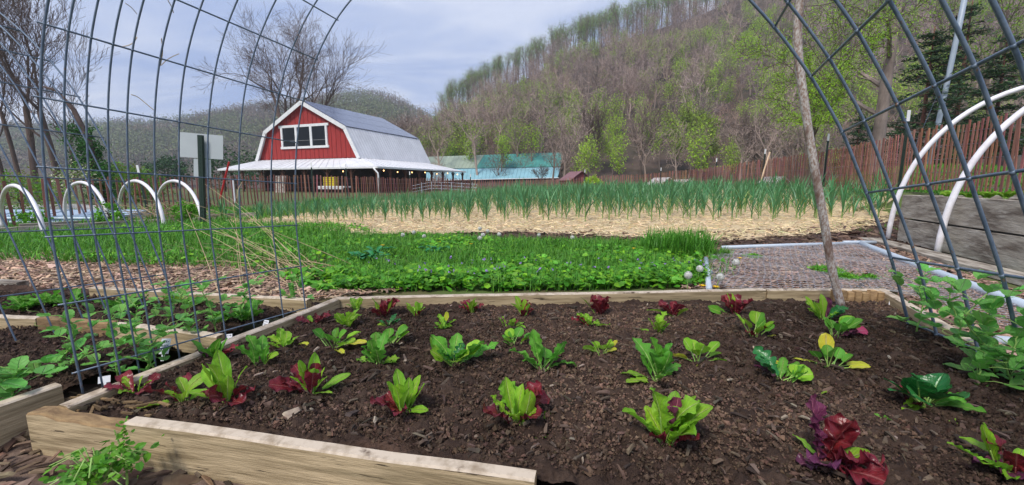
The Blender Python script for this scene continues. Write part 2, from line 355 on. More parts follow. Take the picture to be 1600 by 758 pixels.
poly_net = gp([(1060,456),(1112,392),(1345,378),(1420,398),(1640,480),(1700,560),(1560,560),(1385,456)])
sheet('mulch_path', poly_path, M_['mulchbase'], .012)
sheet('chip_path', [(x, y, 0) for x, y in poly_pathfront], M_['mulchbase'], .058, .06, .02)
sheet('straw_mulch', poly_straw, M_['strawbase'], .020, .12, .06)
sheet('dark_mulch_strip', poly_dark, M_['darkmulch'], .014)
sheet('net_mulch', poly_net, M_['mulchbase'], .016)
road = [PY(-120, 318, 14), PY(20, 304, 18), PY(130, 302, 19), PY(235, 312, 16), PY(240, 322, 13), PY(-120, 330, 12)]
sheet('gravel_road', road, mat('road', (.42, .41, .39), .9, (.33, .32, .30), 8, 4, tint=False), .02, .3)

# hills -----------------------------------------------------------------
def elev(px, py, Y): return PY(px, py, Y)[2]
HP = [(-2000,262),(200,262),(480,262),(560,255),(640,225),(700,190),(760,152),(795,136),(870,97),(945,71),(1028,45),(1096,22),(1135,4),(1300,-60),(1600,-130),(2200,-140),(3500,-140)]
RD = 200.0
ht = np.array([PY(a, b, RD)[0]/RD for a, b in HP]); hz = np.array([elev(a, b, RD) for a, b in HP])
def Zh(x, y):
    t = x/np.maximum(y, 1); zr = np.interp(t, ht, hz); s = (y-60)/(RD-60)
    n = fbm(x*.03, y*.03, 4)
    up = zr*np.clip(s, 0, 1)**1.12*(1+.0*n)+n*8*np.clip(s*2, 0, 1)*np.clip(zr/30, 0, 1)*np.clip((1-s)*6, .0, 1)
    dn = zr-(y-RD)*.30+0*x
    return np.where(s < 1, up, dn)-.3-2.5*(y < 62)
tt = np.linspace(-1.6, 2.2, 280); ys = np.concatenate([np.linspace(56, 200, 90), np.linspace(204, 330, 30)])
T, Y = np.meshgrid(tt, ys, indexing='ij'); X = T*Y; b = MB(); b.grid(np.stack([X, Y, Zh(X, Y)], -1))
M_['hill'] = mat('hill_floor', (.085, .060, .048), .95, (.055, .050, .028), .12, 8, 0, tint=False, thr=(.4, .65), var2=(.11, .075, .06), scale2=.5, thr2=(.5, .7))
b.build('wooded_hill', M_['hill'], smooth_=True, kind='structure')
HQ = [(-1500,235),(-300,215),(0,205),(200,196),(270,194),(300,188),(400,172),(470,170),(520,160),(573,150),(610,156),(640,172),(700,205),(800,215),(1200,215),(3000,215)]
RF = 430.0
ft = np.array([PY(a, b, RF)[0]/RF for a, b in HQ]); fz = np.array([elev(a, b, RF) for a, b in HQ])
def Zf(x, y):
    t = x/y; zr = np.interp(t, ft, fz); s = (y-230)/(RF-230)
    zz = np.where(s < 1, zr*np.clip(s, 0, 1)**.9, zr-(y-RF)*.3); return zz+fbm(x*.012, y*.012, 4)*16*np.clip(s*2, 0, 1)*np.clip((1-s)*6+.15, 0, 1)-3
tt = np.linspace(-1.6, 1.2, 230); ys = np.linspace(225, 480, 60); T, Y = np.meshgrid(tt, ys, indexing='ij'); X = T*Y
b = MB(); b.grid(np.stack([X, Y, Zf(X, Y)], -1)); b.build('distant_hill', M_['hill'], smooth_=True, kind='structure')

# ------------------------------------------------------------------ trees
def nrm(v): return v/(np.linalg.norm(v)+1e-9)
def grow(rng, L0, r0, levels, nch=3, ratio=.68, spread=.6, up=.08, wob=.12, side=1, d0=(0, 0, 1), p0=(0, 0, 0), trunk_side=0, rr=.62, first=3, rmin=.006, wob0=None):
    segs = []; tips = []
    def rec(p, d, L, r, l):
        n = first if l == 0 else (3 if l < levels-1 else 2)
        for i in range(n):
            d = nrm(d+rng.normal(size=3)*(wob if l or wob0 is None else wob0)+np.array([0, 0, up])); q = p+d*L/n; r2 = max(r*(.86 if l else .93), rmin)
            segs.append((*p, *q, r, r2, l)); p = q; r = r2
            if i < n-1 and l < levels and ((l and side) or (l == 0 and trunk_side and i >= 1)):
                for _ in range(side if l else trunk_side):
                    a = rng.normal(size=3); a = nrm(a-d*a.dot(d)); rec(p, nrm(d*cos(spread*1.2)+a*sin(spread*1.2)), L*ratio*rng.uniform(.5, .9), max(r*rr*.8, rmin), l+1 if l else max(1, l+1))
        if l < levels:
            for k in range(nch if l < levels-1 else 2):
                a = rng.normal(size=3); a = nrm(a-d*a.dot(d)); s_ = spread*rng.uniform(.5, 1.15)
                rec(p, nrm(d*cos(s_)+a*sin(s_)), L*ratio*rng.uniform(.75, 1.1), max(r*rr*rng.uniform(.85, 1.1), rmin), l+1)
        else: tips.append(p)
    rec(np.array(p0, float), nrm(np.array(d0, float)), L0, r0, 0)
    return np.array(segs), np.array(tips)
def bark_part(b, segs, big=3, tint=(1, 1, 1), mat_i=0):
    for lo, hi, sd_ in ((0, 0, 8), (1, 1, 6), (2, 3, 4), (4, 99, 3)):
        k = segs[(segs[:, 8] >= lo) & (segs[:, 8] <= hi)]
        if len(k): b.prisms(k[:, :3], k[:, 3:6], k[:, 6], k[:, 7], sd_, mat_i, tint)
def leaves(b, P, n, size, sigma, rng, cols, mat_i=0, aspect=.7, flat=0.0):
    """n small leaf faces scattered round points P"""
    c = P[rng.integers(0, len(P), n)]+rng.normal(size=(n, 3))*sigma
    u = rng.normal(size=(n, 3)); u[:, 2] *= (1-flat); u /= np.linalg.norm(u, axis=1, keepdims=True)
    w = rng.normal(size=(n, 3)); w[:, 2] *= (1-flat); w -= u*(u*w).sum(1, keepdims=True); w /= np.linalg.norm(w, axis=1, keepdims=True)
    s_ = size*rng.uniform(.6, 1.3, (n, 1)); col = np.array(cols)[rng.integers(0, len(cols), n)]*rng.uniform(.75, 1.25, (n, 1))
    V = np.stack([c-u*s_, c-w*s_*aspect*.6+u*s_*.1, c+u*s_, c+w*s_*aspect*.6+u*s_*.1], 1).reshape(-1, 3)
    b.add(V, np.arange(4*n).reshape(n, 4), mat_i, np.repeat(col, 4, 0))
def slivers(b, P, n, L, wd, sigma, rng, tint=(1, 1, 1), mat_i=0, up=1.2):
    c = P[rng.integers(0, len(P), n)]+rng.normal(size=(n, 3))*sigma; d = rng.normal(size=(n, 3)); d[:, 2] = np.abs(d[:, 2])+up*.5
    d /= np.linalg.norm(d, axis=1, keepdims=True); w = np.cross(d, rng.normal(size=(n, 3))); w /= np.linalg.norm(w, axis=1, keepdims=True)
    l = L*rng.uniform(.5, 1.3, (n, 1)); V = np.stack([c-w*wd, c+w*wd, c+d*l], 1).reshape(-1, 3)
    t = np.asarray(tint)[None]*rng.uniform(.7, 1.3, (n, 1)); b.add(V, np.arange(3*n).reshape(n, 3), mat_i, np.repeat(t, 3, 0))
TM = [M_['bark'], M_['twig'], M_['leafy'], M_['needle']]
def far_tree(kind, seed):
    rng = np.random.default_rng(seed); b = MB(); h = 1.0
    if kind == 'bare':
        s_, tp = grow(rng, 6.5, .20, 3, 3, .64, .72, .12, .10, 1, trunk_side=2, rmin=.03)
        g_ = rng.uniform(.8, 1.6); t = np.array([1.0, .93, .90])*g_
        bark_part(b, s_, tint=t*1.05, mat_i=1); slivers(b, s_[s_[:, 8] >= 1][:, 3:6], 380, 1.4, .032, .6, rng, t*1.0, 1, up=.3)
    elif kind == 'green':
        s_, tp = grow(rng, 5.0, .17, 3, 3, .64, .6, .16, .1, 1, trunk_side=2, rmin=.03)
        bark_part(b, s_, tint=(.9, .85, .8), mat_i=1); P = s_[s_[:, 8] >= 1][:, 3:6]
        leaves(b, P, 900, .21, .55, rng, [(1.7, 1.8, 1.0), (1.35, 1.55, .95), (1.9, 1.9, 1.1), (1.1, 1.25, .9)], 2); slivers(b, P, 110, 1.4, .028, .4, rng, (1, .9, .85), 1)
    elif kind == 'ridge':
        s_, tp = grow(rng, 9.0, .17, 3, 3, .42, .50, .20, .06, 1, trunk_side=1, rmin=.025, first=4)
        bark_part(b, s_, tint=(.75, .7, .68), mat_i=1); P = s_[s_[:, 8] >= 1][:, 3:6]
        leaves(b, P, 520, .17, 1.0, rng, [(1.1, 1.25, 1.2), (.9, 1.05, 1.0)], 2); slivers(b, P, 200, 1.5, .022, .5, rng, (.9, .85, .85), 1)
    elif kind == 'ever':
        b.prisms([[0, 0, 0]], [[0, 0, 12]], [.16], [.03], 5, 1)
        n = 900; z = rng.random(n)**.8*10.5+1.5; R = (12.4-z)*.26*rng.uniform(.35, 1, n)*(1+.3*np.sin(z*4)); a = rng.random(n)*2*pi
        P = np.stack([R*np.cos(a), R*np.sin(a), z], 1); leaves(b, P, 900, .30, .12, rng, [(1, 1, 1), (1.4, 1.4, 1.2), (.7, .75, .8)], 3)
    return b
TV = {k: [far_tree(k, 11*i+len(k)) for i in range(n)] for k, n in (('bare', 5), ('green', 4), ('ridge', 5), ('ever', 2))}
TMESH = {k: [b.mesh(k+'_tree', TM) for b in v] for k, v in TV.items()}
rng = np.random.default_rng(77)
def put(name, me, x, y, z, s_, **kw):
    o = bpy.data.objects.new(name, me); C.objects.link(o); o.location = (x, y, z); o.scale = (s_*rng.uniform(.85, 1.15), s_*rng.uniform(.85, 1.15), s_); o.rotation_euler = (0, 0, rng.uniform(0, 6.28)); return tag(o, **kw)
KL = {'bare': ('bare_tree', 'bare grey-brown leafless tree standing among others on the wooded hillside', 'tree', 'bare trees on the hillside'),
      'green': ('leafing_tree', 'tree with fresh light green spring leaves among bare trees on the hillside', 'tree', 'leafing trees on the hillside'),
      'ridge': ('ridge_tree', 'tall slender tree standing against the sky along the ridge of the hill', 'tree', 'trees along the hill ridge'),
      'ever': ('evergreen_tree', 'dark green evergreen tree among bare trees on the hillside', 'tree', 'evergreens on the hillside')}
def tree(kind, x, y, z, s_, kl=None):
    n, l, c, g_ = kl or KL[kind]; return put(n, TMESH[kind][rng.integers(len(TMESH[kind]))], x, y, z-.2, s_, label=l, cat=c, group=g_)
def tpx(px, Y): return PY(px, 300, Y)[0]
# ridge line
k = 0
for px in np.sort(np.concatenate([rng.uniform(690, 1250, 255), rng.uniform(1250, 1700, 20)])):
    Y = RD+rng.uniform(-9, 5); x = tpx(px, Y); tree('ridge', x, Y, Zh(x, Y), rng.uniform(.95, 1.2))
# hillside
mass = MB()
def into_mass(b, x, y, z, s_, tv):
    a = rng.uniform(0, 6.28); R = np.array([[cos(a), -sin(a), 0], [sin(a), cos(a), 0], [0, 0, 1]])
    V = np.concatenate(b.v) @ R.T*s_+np.array([x, y, z]); T = np.concatenate(b.t)*tv
    off = 0; fs = b.f; mass.v.append(V); mass.t.append(T); mass.u.append(np.zeros((len(V), 2)))
    for q, m in zip(fs, b.m): mass.f.append(q+mass.n); mass.m.append(m)
    mass.n += len(V)
def patch(px, Y): return fbm(px*.012+3, Y*.03, 3)
ind = {'bare': 0, 'green': 0, 'ever': 0}; lim = {'bare': 215, 'green': 190, 'ever': 30}
for i in range(1150):
    px = rng.uniform(560, 1680); s_ = rng.random()**.75; Y = 66+s_*(RD-72); x = tpx(px, Y); z = float(Zh(x, Y))
    v = patch(px, Y)+rng.normal()*.05; r_ = rng.random()
    kind = 'green' if (v > -.03 and r_ < .66) or r_ < (.30 if s_ < .35 else .17) else ('ever' if r_ < .13 or (px > 960 and px < 1080 and 110 < Y < 150 and r_ < .2) else 'bare')
    sc_ = rng.uniform(.65, 1.0)*(1 if kind != 'green' else .85)
    near = i < 480
    if near and ind[kind] < lim[kind]: ind[kind] += 1; tree(kind, x, Y, z, sc_)
    else:
        g_ = rng.uniform(.8, 1.2); into_mass(TV[kind][rng.integers(len(TV[kind]))], x, Y, z-.2, sc_, np.array([g_, g_, g_*rng.uniform(.9, 1.1)]))
for i in range(34):
    px = rng.uniform(850, 1400); Y = rng.uniform(48, 64); x = tpx(px, Y); tree('green' if rng.random() < .3 else 'bare', x, Y, max(Zt(x, Y), float(Zh(x, Y)) if Y > 62 else -9), rng.uniform(.45, .75))
# low underwood that hides the forest floor
for i in range(500):
    px = rng.uniform(560, 1680); Y = 63+rng.random()**.8*(RD-64); x = tpx(px, Y); g_ = rng.uniform(.7, 1.15)
    into_mass(TV['bare'][rng.integers(5)], x, Y, float(Zh(x, Y))-2.5, rng.uniform(.4, .6), np.array([g_*1.05, g_*.95, g_*.9]))
mass.build('hillside_woods', TM, kind='stuff', label='mass of mostly bare spring woodland covering the hill', cat='woods')
# far hill woods: light stems and crowns as small clumps
fm = MB(); n = 5200; px = rng.uniform(-150, 860, n); Y = 240+rng.random(n)**.7*(RF-236); x = np.array([tpx(a, b_) for a, b_ in zip(px, Y)]); z = Zf(x, Y)
tf = rng.uniform(.65, 1.35, (n, 1))
for kk in range(36):
    c = np.stack([x, Y, z], 1)+rng.normal(size=(n, 3))*np.array([2.4, 2.4, 3.0])+np.array([0, 0, 6.5])
    hue = fbm(x*.02, Y*.02)[:, None]; col = np.where(hue > .06, np.array([[1.0, 1.35, .75]]), np.where(hue < -.12, np.array([[.5, .62, .5]]), np.array([[1.2, 1.05, 1.0]])))*tf*rng.uniform(.9, 1.1, (n, 1))
    u = rng.normal(size=(n, 3)); u /= np.linalg.norm(u, axis=1, keepdims=True); w = np.cross(u, rng.normal(size=(n, 3))); w /= np.linalg.norm(w, axis=1, keepdims=True)
    fm.quads(c, u*.6, w*.22, 0, col)
fm.prisms(np.stack([x, Y, z-1], 1), np.stack([x, Y, z+rng.uniform(8, 13, n)], 1), .22, .08, 3, 0, (.75, .66, .62))
M_['farwood'] = mat('far_wood', (.17, .15, .115), .95)
fm.build('distant_woods', M_['farwood'], kind='stuff', label='distant bare woods covering the low hills beyond the barn', cat='woods')

# trees one can tell apart -------------------------------------------------
def big_tree(name, label, x, y, z, seed, L0, r0, levels, cat='tree', leaf=None, tint=(1, 1, 1), d0=(0, 0, 1), **kw):
    rg = np.random.default_rng(seed); e = empty(name, (x, y, z), label=label, cat=cat)
    s_, tp = grow(rg, L0, r0, levels, d0=d0, **kw)
    b = MB(); k = s_[s_[:, 8] == 0]; b.prisms(k[:, :3]-np.array([0, 0, .15]), k[:, 3:6], k[:, 6]*1.05, k[:, 7], 10, 0, tint); b.build('trunk', M_['bark'], e, True)
    b = MB(); bark_part(b, s_[s_[:, 8] >= 1], tint=tint); b.build('branches' if leaf is None else 'limbs', M_['bark'], e)
    if leaf:
        b = MB(); P = s_[s_[:, 8] >= leaf.get('lv', 3)][:, 3:6]; leaves(b, P, leaf['n'], leaf['s'], leaf['sig'], rg, leaf['c'], flat=leaf.get('flat', 0)); b.build('crown', leaf.get('m', M_['leafy']), e)
    return e
big_tree('bare_tree', 'large wide-spreading bare tree rising behind the red barn', tpx(455, 62), 62, -.5, 4, 8.6, .55, 6, nch=3, ratio=.74, spread=.60, up=.06, wob=.11, wob0=.03, side=1, tint=(.95, .84, .80), rr=.6, rmin=.012)
big_tree('bare_tree', 'bare tree with several leaning limbs just right of the barn peak, behind the roof', tpx(482, 64), 64, -.5, 23, 8.5, .38, 5, nch=3, ratio=.76, spread=.58, up=.05, wob=.10, wob0=.03, side=1, tint=(.95, .85, .80), rr=.62, rmin=.014, d0=(.15, 0, 1))
YG = [(1.2, 1.15, .8), (1.0, 1.05, .7), (.8, .9, .6)]
for j, (px, Y, L0, lv, nm, lab, lf, sd_) in enumerate([
    (622, 80, 4.6, 5, 'bare_tree', 'slim bare tree against the sky behind the right end of the barn roof', None, 3),
    (655, 84, 4.4, 4, 'leafing_tree', 'hazy yellow-green leafing tree between the barn and the green-roofed shed', 900, 5),
    (700, 84, 5.0, 5, 'leafing_tree', 'dark-limbed tree in thin yellow-green leaf rising over the left end of the shed', 1500, 6),
    (740, 84, 5.2, 5, 'leafing_tree', 'broad rounded tree with a haze of green leaves over the middle of the shed', 2200, 8),
    (728, 95, 7.0, 5, 'bare_tree', 'tall bare treetop standing above the rounded green tree behind the shed', None, 12),
    (790, 88, 3.8, 4, 'leafing_tree', 'low light green tree behind the shed roof, right of the rounded tree', 1200, 21),
    (850, 82, 3.6, 5, 'bare_tree', 'pale bare tree behind the right half of the teal shed roof', None, 22),
    (930, 66, 4.0, 5, 'bare_tree', 'greyish bare tree at the hill foot above the small red shed', None, 25),
    (1000, 66, 4.3, 5, 'bare_tree', 'bare tree at the hill foot above the small white coop', None, 26),
    (1085, 62, 4.6, 5, 'leafing_tree', 'tall pale green leafing tree at the hill foot above the middle of the fence', 3800, 31),
    (1150, 60, 4.2, 5, 'bare_tree', 'white-limbed bare sycamore at the foot of the hill left of the stained hoop pipe', None, 33),
    (1195, 60, 4.0, 5, 'bare_tree', 'grey bare tree directly left of the stained hoop pipe', None, 35)]):
    x = tpx(px, Y); c = [(1.15, 1.15, .9), (.95, 1.0, .8), (1.3, 1.25, 1.0)]
    big_tree(nm, lab, x, Y, max(-.4, float(Zh(x, Y)) if Y > 62 and px > 800 else -.3), sd_, L0, .22, lv, tint=(1.5, 1.4, 1.35) if 'white' in lab else (.85, .75, .7),
             leaf=dict(n=int(lf*2.2), s=.15, sig=.33, c=c, lv=2) if lf else None, nch=3, ratio=.72, spread=.5, up=.09, side=1, rmin=.018, trunk_side=1)
# young dense evergreen bush behind barn corner
def bush(name, label, x, y, z, R, hgt, n, s_, cols, m, cat='bush', seed=1, flat=0):
    rg = np.random.default_rng(seed); e = empty(name, (x, y, z), label=label, cat=cat)
    b = MB(); q, tp = grow(rg, hgt*.35, hgt*.03, 3, nch=4, ratio=.6, spread=.75, up=.05, trunk_side=2, rmin=.004); bark_part(b, q, tint=(.8, .75, .7)); b.build('trunk', M_['bark'], e)
    P = rg.normal(size=(max(40, n//40), 3)); P /= np.linalg.norm(P, axis=1, keepdims=True); P *= rg.uniform(.35, 1, (len(P), 1))**.5*np.array([R, R, hgt*.48]); P[:, 2] += hgt*.52
    b = MB(); leaves(b, P, n, s_, R*.14, rg, cols, flat=flat); b.build('crown', m, e); return e
bush('evergreen_bush', 'rounded dark green bush behind the right end of the barn roof', tpx(706, 82), 82, -.3, 3.0, 7.0, 2600, .22, [(1.5, 2.4, 1.2), (1, 1.6, .9)], M_['needle'], seed=3)
bush('yellow_bush', 'small bright yellow-green bush behind the garlic in front of the lath fence', tpx(926, 27), 27, .1, .55, 1.15, 1500, .06, [(1.6, 1.6, .9), (1.1, 1.3, .7)], M_['leafy'], seed=4)
big_tree('bare_shrub', 'wispy leafless shrub in front of the right end of the teal shed roof', tpx(845, 38), 38, 0, 41, .9, .05, 4, cat='bush', nch=4, ratio=.75, spread=.7, up=.1, side=1, rmin=.008, tint=(.9, .75, .72))
# air
hz_m = bpy.data.materials.new('air'); hz_m.use_nodes = True; N = hz_m.node_tree.nodes; N.remove(N['Principled BSDF']); pv = N.new('ShaderNodeVolumePrincipled')
pv.inputs['Color'].default_value = (.86, .92, 1, 1); pv.inputs['Density'].default_value = 0.0007; pv.inputs['Anisotropy'].default_value = .3; hz_m.node_tree.links.new(pv.outputs[0], N['Material Output'].inputs['Volume'])
b = MB(); b.box((0, 275, 95), (1620, 720, 230)); b.build('haze', hz_m, kind='stuff')
# left cluster of bare trees
for j, (px, Y, L0, r0, lean, sd_, lab) in enumerate([
    (-70, 20, 4.6, .17, .1, 3, 'bare tree at the far left edge beyond the lath fence, mostly outside the picture'),
    (8, 24, 4.2, .15, .05, 14, 'thin bare tree leftmost of the thicket beyond the lath fence'),
    (38, 27, 5.0, .17, .0, 15, 'slender bare tree second from the left in the thicket beyond the fence'),
    (62, 22, 4.6, .21, -.1, 16, 'thick dark bare trunk rising behind the left end of the wire arch'),
    (92, 21, 4.2, .20, -.02, 17, 'dark crooked bare tree just left of the ivy covered trunk'),
    (118, 27, 3.2, .12, .1, 18, 'small bare tree behind the white flowering dogwood')]):
    big_tree('bare_tree', lab, tpx(px, Y), Y, Zt(tpx(px, Y), Y)-.1, sd_, L0*1.1, r0*.72, 5, nch=3, ratio=.70, spread=.42, up=.13, wob=.12, wob0=.05, side=1, trunk_side=1, d0=(lean, 0, 1), tint=(.9, .8, .8), rmin=.007, rr=.55)
x = tpx(160, 20); e = empty('ivy_covered_trunk', (x, 20, Zt(x, 20)), label='leaning dead trunk wrapped in dense dark green ivy beyond the left fence', cat='tree')
b = MB(); pts = [(0, 0, -.1), (-.1, 0, 1.5), (-.3, 0, 3.0), (-.8, 0, 4.4), (-1.6, .1, 5.3), (-2.3, .1, 5.5)]; b.tube(pts, [.16, .14, .12, .10, .07, .03], 8, 0, (.7, .6, .6)); b.build('trunk', M_['bark'], e, True)
b = MB(); rg = np.random.default_rng(8); P = np.array([(-.10*t-.25*(t/3)**2+rg.normal()*.12, rg.normal()*.28, .2+t) for t in rg.random(160)*3.4]); P[:, 0] += rg.normal(size=160)*.28
leaves(b, P, 5200, .07, .13, rg, [(1.2, 2.2, 1.0), (.8, 1.5, .8), (1.8, 3.0, 1.2)]); b.build('ivy_leaves', M_['needle'], e)
x = tpx(106, 18); e = empty('dogwood', (x, 18, Zt(x, 18)), label='white flowering dogwood beyond the lath fence at the left', cat='tree')
s_, tp = grow(rg, .8, .05, 4, nch=3, ratio=.72, spread=.75, up=.02, trunk_side=1, rmin=.006); b = MB(); bark_part(b, s_, tint=(.6, .55, .5)); b.build('branches', M_['bark'], e)
b = MB(); P = s_[s_[:, 8] >= 2][:, 3:6]; leaves(b, P, 520, .055, .10, rg, [(1, 1, .9), (.9, .92, .8)], flat=.6); b.build('flowers', mat('dogwood_white', (.75, .75, .62), .6, transl=.2), e, kind='stuff')
b = MB(); leaves(b, P, 500, .05, .12, rg, [(.8, 1, .6)]); b.build('crown', M_['leafy'], e)
for px, Y, R, hh, lab, col in [(30, 16, 1.3, 1.3, 'low green thicket behind the fence at the far left', 1.0), (215, 24, 1.6, 1.6, 'green bramble thicket behind the fence, right of the ivy trunk', .9),
                     (370, 60, 5.0, 5.5, 'dark green cedar clump left of the barn, below the road sign', .4), (262, 70, 3.2, 5.0, 'dark cedar standing left of the sign backs', .4), (190, 50, 2.6, 3.2, 'soft green shrub in the distance left of the sign', .9)]:
    x = tpx(px, Y); z = Zt(x, Y); dk = col < .5
    bush('evergreen_bush' if dk else 'green_bush', lab, x, Y, z, R, hh, 2600, .05*Y/14, [(1.1, 1.5, 1.1), (.8, 1.2, .9)] if dk else [(.45, .8, .45), (.6, .95, .5), (.7, .55, .5)], M_['needle'] if dk else M_['leafy'], seed=int(px)+3)
# right hand near trees
x = tpx(1362, 14.5); big_tree('leafing_tree', 'stout grey-trunked tree just behind the right part of the lath fence', x, 14.5, Zt(x, 14.5), 51, 5.6, .20, 5, leaf=dict(n=6200, s=.032, sig=.10, c=[(1.0, 1.2, .6), (.8, 1.0, .5)], lv=3),
         nch=3, ratio=.52, spread=.8, up=.03, wob=.10, wob0=.006, first=6, side=1, trunk_side=1, tint=(1.75, 1.75, 1.8), rmin=.008)
x = tpx(1262, 13.5); big_tree('leafing_tree', 'tree in bright yellow-green new leaf arching out behind the stained hoop pipe', x, 13.5, Zt(x, 13.5), 62, 2.4, .06, 5, leaf=dict(n=15000, s=.030, sig=.09, c=[(1.2, 1.6, .6), (1.0, 1.3, .5), (1.5, 1.7, .8)], lv=3, flat=.3),
         nch=3, ratio=.66, spread=.75, up=.03, wob=.12, wob0=.04, side=1, trunk_side=2, tint=(.8, .75, .7), rmin=.006)
x = tpx(1560, 26); big_tree('leafing_tree', 'hazy green tree standing high on the bank at the right edge', x, 26, 1.4, 63, 6.0, .2, 5, leaf=dict(n=4500, s=.09, sig=.25, c=[(1.0, 1.2, .6), (.8, 1.0, .6)], lv=3), nch=3, ratio=.68, spread=.55, up=.05, trunk_side=1, tint=(.9, .85, .8), rmin=.01)
def pine(px, Y, h, lab, seed):
    rg = np.random.default_rng(seed); x = tpx(px, Y); z = Zt(x, Y); e = empty('pine_tree', (x, Y, z-.1), label=lab, cat='tree', group='pines on the bank')
    b = MB(); b.tube([(0, 0, 0), (.05, 0, h*.5), (0, 0, h)], [h*.016, h*.011, .02], 7, 0, (1.1, .62, .5)); b.build('trunk', M_['bark'], e, True)
    bl = MB(); bn = MB(); z = h*.16
    while z < h*.97:
        R = (1-z/h)**.75*h*.30+.2
        for k in range(rg.integers(4, 7)):
            a = rg.random()*6.28; Rk = R*rg.uniform(.5, 1.1); q = np.array([cos(a)*Rk, sin(a)*Rk, Rk*.12*rg.normal()]); p0 = np.array([0, 0, z]); m_ = p0+q*.5+[0, 0, .08*Rk]; p1 = p0+q
            bl.prisms([p0, m_], [m_, p1], [.035, .022], [.022, .008], 3, 0, (.8, .6, .5))
            t = np.linspace(.35, 1.05, 9)[:, None]; P = p0+q*t+np.array([0, 0, .10*Rk])*(1-(2*t-1)**2)
            leaves(bn, P, int(60*Rk/1.5)+12, .15, np.array([.20, .20, .06]), rg, [(1, 1.1, 1), (1.5, 1.6, 1.3), (.7, .8, .8)], flat=.65, aspect=.35)
        z += h*rg.uniform(.035, .065)
    bl.build('branches', M_['bark'], e); bn.build('crown', M_['needle'], e)
pine(1425, 20, 7.5, 'dark pine directly right of the stout grey trunk behind the fence', 1)
pine(1475, 25, 10, 'tall pine behind the leaning utility pole', 2)
pine(1535, 21, 7.0, 'pine right of the utility pole, above the white hoops', 3)
pine(1610, 23, 9.5, 'pine at the right edge of the picture above the fence', 4)
pine(1330, 34, 6.0, 'small dark pine low behind the bright green leafing tree', 5)

# ------------------------------------------------------------------ the barn
BA = -.366; bx, by = -22.044, 45.0; bz = -.15
barn = empty('barn', (bx, by, bz), BA, label='red gambrel-roofed barn with wraparound porch and solar panels', cat='barn')
W1, Z1, W2, Z2, ZA, LB = 7.154, 3.53, 5.65, 6.49, 9.39, 12.5; PE, PF, ZE = 4.316, 2.856, 2.45
prof = [(-W1, Z1), (-W2, Z2), (0, ZA), (W2, Z2), (W1, Z1)]
b = MB()
for v in (0.0, LB):
    V = [(u, v, z) for u, z in prof]; b.add(V, [(0, 1, 2, 3, 4)] if v else [(4, 3, 2, 1, 0)])
for u in np.arange(-6.9, 7.0, .61):
    zt = np.interp(u, [-W1, -W2, 0, W2, W1], [Z1, Z2, ZA, Z2, Z1])-.25; b.box((u, -.012, (Z1+zt)/2), (.05, .024, max(.05, zt-Z1)), tint=(.72, .7, .7))
b.build('gable_wall', M_['red'], barn)
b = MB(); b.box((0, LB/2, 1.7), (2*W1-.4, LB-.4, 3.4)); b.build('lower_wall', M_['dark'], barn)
M_['roofmetal'] = mat('roof_metal', (.68, .68, .70), .85, (.58, .58, .60), .8, 6, tint=True, spec=.1)
def slab(b, a, c, v0, v1, th, tint=(1, 1, 1)):
    (u0, z0), (u1, z1) = a, c; n = np.array([-(z1-z0), 0, u1-u0]); n /= np.linalg.norm(n); n = n if n[2] > 0 else -n; t = n*th
    p = [np.array([u0, v0, z0]), np.array([u1, v0, z1]), np.array([u1, v1, z1]), np.array([u0, v1, z0])]
    b.hexa(np.array(p+[q+t for q in p]), 0, tint)
for sg in (-1, 1):
    lo = MB(); k0 = (sg*(W1+.12), Z1-.1); k1 = (sg*W2, Z2); k2 = (0, ZA)
    slab(lo, k0, k1, -.35, LB+.35, .08)
    for v in np.arange(-.3, LB+.35, .42):
        slab(lo, (k0[0]+sg*.0, k0[1]), k1, v, v+.05, .098, (1.03, 1.03, 1.03))
    lo.build('lower_roof', M_['roofmetal'], barn)
    up_ = MB(); slab(up_, (sg*(W2+.05), Z2-.02), k2, -.35, LB+.35, .08)
    up_.build('upper_roof', M_['roofmetal'], barn)
    # trim along the gable
    for nm, a, c in (('rake_trim', k0, k1), ('rake_trim', (sg*(W2+.05), Z2), k2)):
        t = MB(); d = np.array([c[0]-a[0], c[1]-a[1]]); L = np.linalg.norm(d); d /= L; n = np.array([-d[1], d[0]]); n = n if n[1] > 0 else -n
        q = lambda p, o, v: (p[0]+n[0]*o, v, p[1]+n[1]*o)
        t.hexa(np.array([q(a, -.26, -.42), q(c, -.26, -.42), q(c, -.26, -.36), q(a, -.26, -.36), q(a, .14, -.42), q(c, .14, -.42), q(c, .14, -.36), q(a, .14, -.36)])); t.build(nm, M_['white'], barn)
M_['solar'] = mat('solar_cell', (.085, .105, .17), .16, (.12, .145, .22), 2, 3, spec=.7)
d = np.array([-W2, 0, ZA-Z2]); Ls = np.linalg.norm(d); d /= Ls; nn = np.array([ZA-Z2, 0, W2]); nn /= np.linalg.norm(nn)
for r_ in range(3):
    for c_ in range(9):
        w = Ls/3-.05; hh = (LB+.4)/9-.03; o = np.array([W2, -.2+c_*(LB+.4)/9, Z2])+d*(r_*Ls/3+.02)+nn*.15
        p = [o, o+d*w, o+d*w+np.array([0, hh, 0]), o+np.array([0, hh, 0])]; t = MB(); t.hexa(np.array(p+[q+nn*.05 for q in p])); t.build('solar_panel', M_['solar'], barn)
